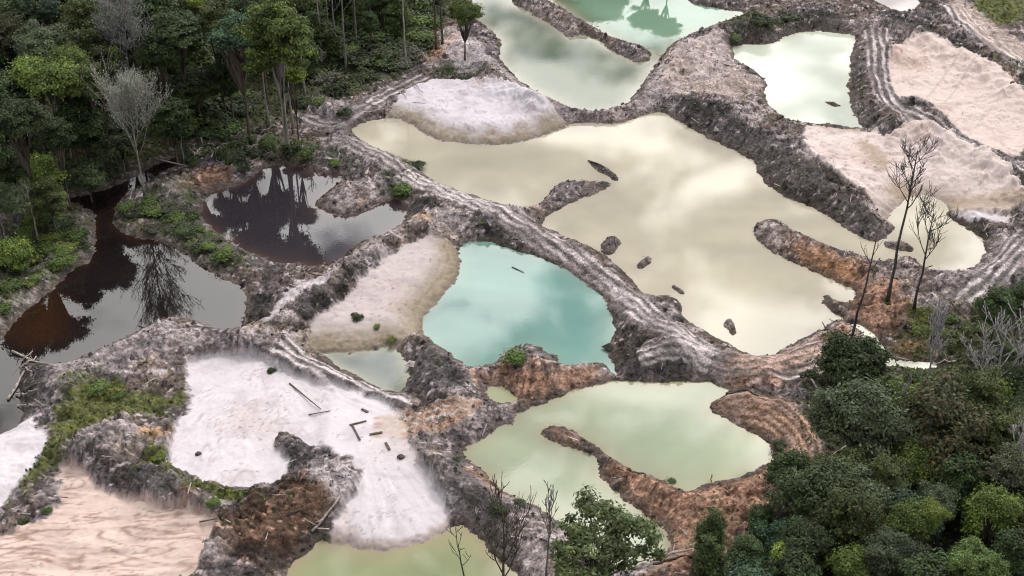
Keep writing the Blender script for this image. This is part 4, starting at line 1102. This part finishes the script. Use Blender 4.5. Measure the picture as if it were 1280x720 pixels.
# ------------------------------------------------------------------ bare and dead trees
def dead_tree(px, py, h, mat, label, seed, name='dead_tree', r0=.26, start=.55, spread=.8, n=7, levels=3, up=.5, lean=(0, 0), forks=0, blen=.4, group=None, kids=4, twig=.042, leafy=0, fan=False):
    x, y, z = on_ground(px, py)
    g = random.Random(seed)
    o = empty(name, (x, y, z - .3))
    pts, rad = [], []
    for i in range(9):
        t = i / 8
        pts.append(Vector((lean[0] * h * t + .15 * g.uniform(-1, 1) * (i > 0), lean[1] * h * t + .15 * g.uniform(-1, 1) * (i > 0), h * t)))
        rad.append(max(.03, r0 * (1 - .72 * t) * (1.35 if i == 0 else 1)))
    mb = MB(); mb.tube(pts, rad, 7); mb.build('trunk', mat, o)
    TIPS = []
    def grow(mb, p, d, L, r, lev):
        q, ps, rs = p.copy(), [p.copy()], [r]
        d = d.copy()
        k = 4
        for i in range(k):
            d = (d + Vector((g.uniform(-.22, .22), g.uniform(-.22, .22), g.uniform(-.1, .18) + up * .22))).normalized()
            q = q + d * (L / k)
            ps.append(q.copy()); rs.append(max(twig, r * (1 - .75 * (i + 1) / k)))
        mb.tube(ps, rs, 5 if lev < 2 else 4); TIPS.extend(ps[1:])
        if lev < levels:
            for j in range(kids):
                t = g.uniform(.3, 1)
                b = ps[min(k, int(t * k))]
                nd_ = (d * .6 + Vector((g.uniform(-1, 1), g.uniform(-1, 1), g.uniform(-.4, .8))) * spread * .8).normalized()
                grow(mb, b, nd_, L * g.uniform(.4, .65), max(twig * 1.1, r * .5), lev + 1)
    for i in range(n):
        t = start + (1 - start) * (i + g.random() * .6) / n
        t = min(t, .98)
        a = i * 2.4 + g.uniform(-.4, .4)
        b = pts[0].lerp(pts[-1], t)
        j = min(7, int(t * 8)); b = pts[j].lerp(pts[j + 1], t * 8 - j)
        d = Vector((math.cos(a) * spread, math.sin(a) * spread, up + g.uniform(0, .4))).normalized()
        mb = MB(); grow(mb, b, d, ((h - b.z) * .95 + 1.2 if fan else h * blen * (1.15 - t * .5)) * g.uniform(.7, 1.1), max(.04, r0 * .45 * (1.2 - t * .6)), 1)
        mb.build('branch', mat, o)
    if leafy:
        tips = np.array([tuple(q) for q in TIPS]); gg = np.random.default_rng(seed)
        pos = np.repeat(tips, leafy, 0) + gg.normal(0, .38, (len(tips) * leafy, 3))
        lm = leaf_mesh('foliage', pos, np.array([0, 0, .6]) + gg.normal(size=pos.shape), gg.uniform(.10, .22, len(pos)), C(.17, .19, .15) * np.exp(gg.normal(0, .25, (len(pos), 1))), gg)
        child('foliage', lm, o)
    return tag(o, label, 'tree', group)
dead_tree(1110, 374, 31, BK_DARK, 'tallest leafless dark snag at the right with a thin twiggy top', 3, r0=.33, start=.62, spread=.8, n=11, blen=.24, kids=5, twig=.034, lean=(.02, 0))
dead_tree(1060, 438, 23, BK_DARK, 'dark dead trunk with a forked broken top beside the cream pond', 5, r0=.30, start=.72, spread=.7, n=4, blen=.24, levels=2, kids=2, lean=(.08, 0))
dead_tree(1143, 384, 20, BK_DARK, 'dead dark tree with wide spreading twigs against the cream pond', 8, r0=.27, start=.5, spread=.85, n=8, blen=.42, kids=5, twig=.034, lean=(.02, 0))
dead_tree(1153, 508, 17, BK_ASH, 'slim grey leafless tree with upright twigs by the stream', 11, r0=.24, start=.5, spread=.5, n=11, up=.9, blen=.42, kids=5, twig=.045)
dead_tree(1235, 514, 17, BK_ASH, 'large leafless grey tree with a fan of pale branches near the right edge', 13, r0=.32, start=.25, spread=1.0, n=9, up=.6, blen=.7, kids=3, twig=.06)
dead_tree(1276, 522, 16, BK_ASH, 'bare grey tree at the right edge with drooping twigs', 17, r0=.3, start=.25, spread=1.0, n=9, up=.5, blen=.65, kids=3, twig=.06)
dead_tree(1205, 495, 8, BK_ASH, 'leaning bleached lilac-grey dead tree with splayed branches', 19, r0=.2, start=.45, spread=.8, n=7, up=.5, blen=.55, lean=(.45, .1), twig=.05)
dead_tree(181, 248, 26, BK_PALE, 'pale feathery tree with upswept bare branches standing by the dark creek', 23, name='pale_tree', r0=.24, start=.36, spread=.75, n=22, up=.85, blen=.36, kids=5, twig=.04, leafy=3, fan=True)
dead_tree(175, 170, 31, BK_GREY, 'grey leafless tree with a wide dense twig crown in the forest', 29, r0=.32, start=.6, spread=1.0, n=16, up=.4, blen=.34, kids=6, twig=.045, leafy=1)
dead_tree(630, 748, 16, BK_BROWN, 'dark leafless tree with many forked branches at the bottom edge', 31, r0=.26, start=.2, spread=.6, n=8, up=.8, blen=.6, kids=4)
dead_tree(584, 742, 13, BK_DARK, 'thin dark dead stem rising from the pond at the bottom', 37, r0=.15, start=.4, spread=.7, n=6, blen=.3, levels=2, kids=2, lean=(-.12, 0))
dead_tree(683, 722, 15, BK_GREY, 'thin greyish leafless tree left of the dark spreading tree', 41, r0=.17, start=.45, spread=.45, n=7, up=.8, blen=.33, kids=3, lean=(.02, 0))
dead_tree(1258, 640, 15, BK_ASH, 'leafless ash-grey crown poking out of the lower right forest near the edge', 47, r0=.2, start=.5, spread=.8, n=8, up=.6, blen=.4, kids=4, twig=.04)
dead_tree(1118, 560, 13, BK_GREY, 'thin bare grey tree between the grey-green giant and the olive-brown tree', 49, r0=.16, start=.5, spread=.6, n=6, up=.8, blen=.35, kids=3)
dead_tree(889, 603, 1.9, BK_BROWN, 'short upright stump at the shore of the lower green pond', 43, name='stump', r0=.12, start=.6, spread=.4, n=2, levels=1, blen=.25)
# pale bare trunks at the forest edge, crowns above the view
PT = [(402,84,30,BK_PALE,'pale forked trunk at the top left of the clearing'),(432,90,28,BK_GREY,'straight grey trunk right of the pale forked one'),(464,32,30,BK_PALE,'pale trunk at the top edge above the broken wood'),
 (508,88,30,BK_PALE,'pale lone trunk right of the heap of broken wood'),(545,62,26,BK_BROWN,'dark brown trunk beside the pale lone trunk'),(553,56,24,BK_BROWN,'darker trunk nearest the upper green pond'),
 (421,78,24,BK_GREY,'thin grey trunk between the pale forked and straight trunks'),(381,122,22,BK_PALE,'thin pale trunk right of the tall bright green tree'),(366,160,26,BK_PALE,'pale trunk beside the stems of the tall bright green tree'),
 (446,60,24,BK_GREY,'grey trunk left of the heap of broken wood'),(412,60,26,BK_GREY,'grey trunk behind the pale forked one'),
 (336,158,24,BK_PALE,'leftmost bare stem under the tall bright green tree'),(230,205,11,BK_GREY,'thin grey snag beside the pinkish heap'),(48,300,13,BK_PALE,'thin pale trunk on the left bank under the olive tree'),(9,310,12,BK_GREY,'thin grey trunk at the left edge of the bank'),(91,205,12,BK_PALE,'thin pale trunk under the yellow-green tree group'),(66,205,15,BK_PALE,'thick pale trunk under the yellow-green tree group')]
for i, (px, py, h, m, lab) in enumerate(PT):
    dead_tree(px, py, h, m, lab, 100 + i, name='bare_trunk', r0=.3 if h > 20 else .2, start=.55, spread=.6, n=5, levels=2, blen=.22, kids=2, lean=(random.uniform(-.02, .02), 0), group='bare trunks at the forest edge')

# ------------------------------------------------------------------ logs and planks
def log(a, b, r, mat, label, name='log', group='fallen logs', lift=.05, bend=.0, twigs=0):
    xa, ya, za = on_ground(*a); xb, yb, zb = on_ground(*b)
    o = empty(name, ((xa + xb) / 2, (ya + yb) / 2, max((za + zb) / 2, 0)))
    mid = Vector(o.location)
    mb = MB(); n = 6; pts = []
    g = random.Random(int(a[0] * 7 + b[1]))
    for i in range(n + 1):
        t = i / n
        x, y = xa + (xb - xa) * t, ya + (yb - ya) * t
        pts.append(Vector((x, y, max(ground_z(x, y), 0, za + (zb - za) * t) + r * .6 + lift)) - mid + Vector((g.uniform(-1, 1), g.uniform(-1, 1), 0)) * bend)
    mb.tube(pts, [r * (1.1 - .5 * i / n) for i in range(n + 1)], 7)
    mb.build('stem', mat, o)
    for k in range(twigs):
        p = pts[1 + k % (n - 1)]
        mb = MB(); d = Vector((g.uniform(-1, 1), g.uniform(-1, 1), g.uniform(.1, .9)))
        L = g.uniform(.8, 2.2)
        mb.tube([p, p + d * L * .5, p + d * L + Vector((0, 0, .2))], [r * .5, r * .35, r * .12], 5)
        mb.build('branch', mat, o)
    return tag(o, label, 'log', group)
log((362,480),(401,512),.13,BK_BROWN,'long thin dark log lying on the white sand')
log((386,519),(413,514),.1,BK_BROWN,'thin stick across the end of the long log on white sand')
log((390,668),(433,630),.2,BK_DRIFT,'long pale log leaning on the brown heap beside the sand fan', twigs=2)
log((820,700),(884,687),.28,BK_DRIFT,'pale log lying on the brown bank at the bottom', twigs=2)
log((816,706),(870,700),.2,BK_BROWN,'dark log just below the pale log on the brown bank')
log((18,450),(68,457),.22,BK_DRIFT,'pale log reaching over the dark pond at the left edge', twigs=3)
log((11,505),(31,464),.24,BK_DRIFT,'pale log standing steeply against the root heap in the dark pond', twigs=2)
log((908,493),(948,496),.22,BK_BROWN,'dark log at the upper right shore of the lower green pond')
log((1012,474),(1026,490),.22,BK_DRIFT,'short pale log by the dark bush at the brown track')
log((1200,492),(1212,475),.24,BK_DRIFT,'pale trunk fallen beside the bare grey trees at right')
log((200,206),(236,209),.2,BK_DRIFT,'pale log across the dark creek in the forest', twigs=1)
log((60,283),(96,290),.24,BK_DRIFT,'pale log lying on the left bank of the creek')
log((250,653),(272,648),.12,BK_BROWN,'thin stick at the right end of the pink sand')
log((1040,131),(1050,135),.2,BK_DARK,'dark log floating in the mint pond')
log((735,203),(760,214),.14,BK_BROWN,'thin branch on the narrow islet in the cream pond')
log((640,345),(655,352),.0 + .1,BK_BROWN,'thin stick lying at the edge of the turquoise pond')
log((1195,452),(1165,457),.16,BK_DRIFT,'pale log at the end of the pale stream', twigs=2)
log((1090,440),(1135,452),.15,BK_DRIFT,'pale branch lying by the rusty soil near the stream', twigs=3)
log((655,8),(640,2),.14,BK_DRIFT,'pale stick at the root of the spit in the upper pond')
log((1228,296),(1240,280),.16,BK_DRIFT,'pale forked branch on the dark bank right of the cream pond', twigs=2)
W = random.Random(77)
for region, n, lab, grp in ((((430,30),(545,75)), 22, 'broken stick in the heap of felled wood below the forest', 'sticks in the heap of felled wood'),
                            (((240,155),(345,212)), 26, 'fallen branch in the tangle above the slate pond', 'branches in the tangle above the slate pond'),
                            (((20,455),(50,512)), 14, 'root stick in the heap standing in the dark pond', 'sticks of the root heap in the dark pond'),
                            (((370,95),(530,150)), 14, 'fallen stick in the clearing beside the upper left track', 'sticks in the clearing')):
    (x0, y0), (x1, y1) = region
    for i in range(n):
        a = (W.uniform(x0, x1), W.uniform(y0, y1)); an = W.uniform(-1.2, 1.2); L = W.uniform(8, 24)
        log(a, (a[0] + math.cos(an) * L, a[1] + math.sin(an) * L * .6), W.uniform(.08, .17), (bk := W.choice((BK_DRIFT, BK_GREY, BK_DRIFT))), ('bleached ' if bk == BK_DRIFT else 'grey ') + lab, 'branch_stick', grp, lift=W.uniform(.1, 1.0), bend=.15, twigs=W.choice((0, 1, 2)))

def plank(a, b, w, label):
    xa, ya, za = on_ground(*a); xb, yb, zb = on_ground(*b)
    d = Vector((xb - xa, yb - ya, zb - za)); L = d.length
    hx, hy, hz = L / 2, w / 2, .06
    bev = .02
    v = [(sx * (hx - (bev if k else 0)), sy * (hy - (bev if k else 0)), sz) for sz, k in ((-hz, 0), (hz - bev, 0), (hz, 1)) for sx, sy in ((-1, -1), (1, -1), (1, 1), (-1, 1))]
    f = [(0, 3, 2, 1), (8, 9, 10, 11)] + [(r * 4 + i, r * 4 + (i + 1) % 4, r * 4 + 4 + (i + 1) % 4, r * 4 + 4 + i) for r in (0, 1) for i in range(4)]
    o = mesh_from('plank', v, f, BK_BROWN, smooth=False)
    o.location = ((xa + xb) / 2, (ya + yb) / 2, (za + zb) / 2 + .16)
    o.rotation_euler = d.to_track_quat('X', 'Z').to_euler()
    return tag(o, label, 'plank', 'planks on the washing spot')
plank((437,532),(458,527),.3,'dark plank lying level at the head of the sand fan')
plank((440,532),(450,551),.32,'dark plank pointing down the sand fan from the level one')
plank((452,512),(460,516),.4,'short dark plank above the other planks')
plank((462,544),(478,541),.4,'wide dark plank beside the orange mud')
plank((482,554),(487,563),.4,'small tilted plank at the right side of the sand fan')
def boulder(px, py, wpx, label, group=None, mat=None):
    x, y, z = on_ground(px, py)
    r = wpx / scale_at(px, py) / 2
    g = np.random.default_rng(int(px * 3 + py))
    import bmesh
    bm = bmesh.new(); bmesh.ops.create_icosphere(bm, subdivisions=2, radius=1)
    for v_ in bm.verts:
        k = 1 + .25 * math.sin(v_.co.x * 3 + px) * math.cos(v_.co.y * 4 + py) + g.uniform(-.1, .1)
        v_.co = Vector((v_.co.x * k * r, v_.co.y * k * r * .8, v_.co.z * k * r * .7))
    me = bpy.data.meshes.new('boulder'); bm.to_mesh(me); bm.free(); me.materials.append(mat or BK_DARK)
    o = bpy.data.objects.new('boulder', me); COL.objects.link(o); o.location = (x, y, z + r * .25)
    return tag(o, label, 'boulder', group)
boulder(501, 572, 9, 'dark upright lump at the right edge of the sand fan')
boulder(248, 568, 8, 'small dark lump lying alone on the big white sand')
boulder(444, 395, 10, 'dark clod on the grey beach')
boulder(1265, 104, 5, 'small dark lump on the orange patch of sand')

# ------------------------------------------------------------------ ground cover and rubble
def scatter(maskf, n, xr, yr):
    out = []
    x = rng.uniform(*xr, n); y = rng.uniform(*yr, n)
    i = np.clip(np.searchsorted(XS, x), 1, NX - 1); j = np.clip(np.searchsorted(YS, y), 1, NY - 1)
    keep = rng.random(n) < maskf[j, i]
    return x[keep], y[keep], H[j, i][keep]
veg = np.clip(green * (.25 + .75 * gn) * (1 - sand) * .9 + sv * .55 + forest * .5, 0, 1) * (DW > .8)
x, y, z = scatter(veg, 130000, (-135, 135), (140, 385))
pos = np.stack([x, y, z + .12], 1)
pos = np.concatenate([pos, pos + rng.normal(0, .25, pos.shape) * np.array([1, 1, .5])])
nrm = np.array([0, 0, .8]) + rng.normal(0, .6, pos.shape)
yel = rng.random((len(pos), 1))
colr = (C(.032, .045, .018) * (1 - yel) + C(.085, .095, .028) * yel) * np.exp(rng.normal(0, .25, (len(pos), 1)))
me = leaf_mesh('ground_cover', pos, nrm, rng.uniform(.25, .6, len(pos)), colr, rng)
o = bpy.data.objects.new('ground_cover', me); COL.objects.link(o); o['kind'] = 'stuff'

rub = np.clip((1 - sand) * (1 - track) * (1 - forest) * (.15 + .8 * sm(0, .5, n_mid + .3 * n_big)) * (DW > .4), 0, 1)
x, y, z = scatter(rub, 120000, (-125, 125), (142, 380))
n = len(x)
octv = np.array([(1, 0, 0), (-1, 0, 0), (0, 1, 0), (0, -1, 0), (0, 0, 1), (0, 0, -.6)], float)
octf = np.array([(0, 2, 4), (2, 1, 4), (1, 3, 4), (3, 0, 4), (2, 0, 5), (1, 2, 5), (3, 1, 5), (0, 3, 5)])
rs = np.exp(rng.normal(-1.6, .55, n))
vs = octv[None] * rs[:, None, None] * rng.uniform(.6, 1.3, (n, 6, 1)) 
an = rng.uniform(0, 6.28, n); ca, sa = np.cos(an)[:, None], np.sin(an)[:, None]
vs = np.stack([vs[..., 0] * ca - vs[..., 1] * sa, vs[..., 0] * sa + vs[..., 1] * ca, vs[..., 2]], -1)
vs = vs + np.stack([x, y, z + .03], -1)[:, None]
fs = (octf[None] + (np.arange(n) * 6)[:, None, None]).reshape(-1, 3)
i = np.clip(np.searchsorted(XS, x), 1, NX - 1); j = np.clip(np.searchsorted(YS, y), 1, NY - 1)
cc = np.clip(A[j, i] * np.exp(rng.normal(-.1, .55, (n, 1))), .02, .5)
mesh_from('rubble', vs.reshape(-1, 3), fs, M_GROUND, 'stuff', attr=np.repeat(cc, 6, 0), smooth=False)

# broken roots and twigs strewn over the spoil
deb = np.clip((1 - sand) * (1 - track) * (DW > .5) * sm(-.1, .3, n_mid + n_big) * (1 - .5 * green), 0, 1)
x, y, z = scatter(deb, 5200, (-125, 125), (142, 385))
n = len(x)
L = rng.uniform(.5, 1.7, n); wd = rng.uniform(.035, .09, n); an = rng.uniform(0, 6.28, n); tl = rng.uniform(-.35, .35, n)
d = np.stack([np.cos(an) * np.cos(tl), np.sin(an) * np.cos(tl), np.sin(tl)], -1); sd = np.stack([-np.sin(an), np.cos(an), an * 0], -1)
up_ = np.cross(d, sd)
c0 = np.stack([x, y, z + .12], -1)
vs = []
for end, k in ((-1, 1.0), (1, .6)):
    for a_, b_ in ((-1, -1), (1, -1), (1, 1), (-1, 1)):
        vs.append(c0 + d * (L * end)[:, None] + sd * (wd * a_ * k)[:, None] + up_ * (wd * b_ * k)[:, None])
vs = np.stack(vs, 1).reshape(-1, 3)
bf = np.array([(0, 1, 5, 4), (1, 2, 6, 5), (2, 3, 7, 6), (3, 0, 4, 7), (0, 3, 2, 1), (4, 5, 6, 7)])
fs = (bf[None] + (np.arange(n) * 8)[:, None, None]).reshape(-1, 4)
pick = rng.random((n, 1)) < .55
cc = np.where(pick, C(.045, .037, .032), C(.36, .31, .28)) * np.exp(rng.normal(0, .3, (n, 1)))
mesh_from('root_debris', vs, fs, M_GROUND, 'stuff', attr=np.repeat(np.clip(cc, .02, .6), 8, 0), smooth=False)
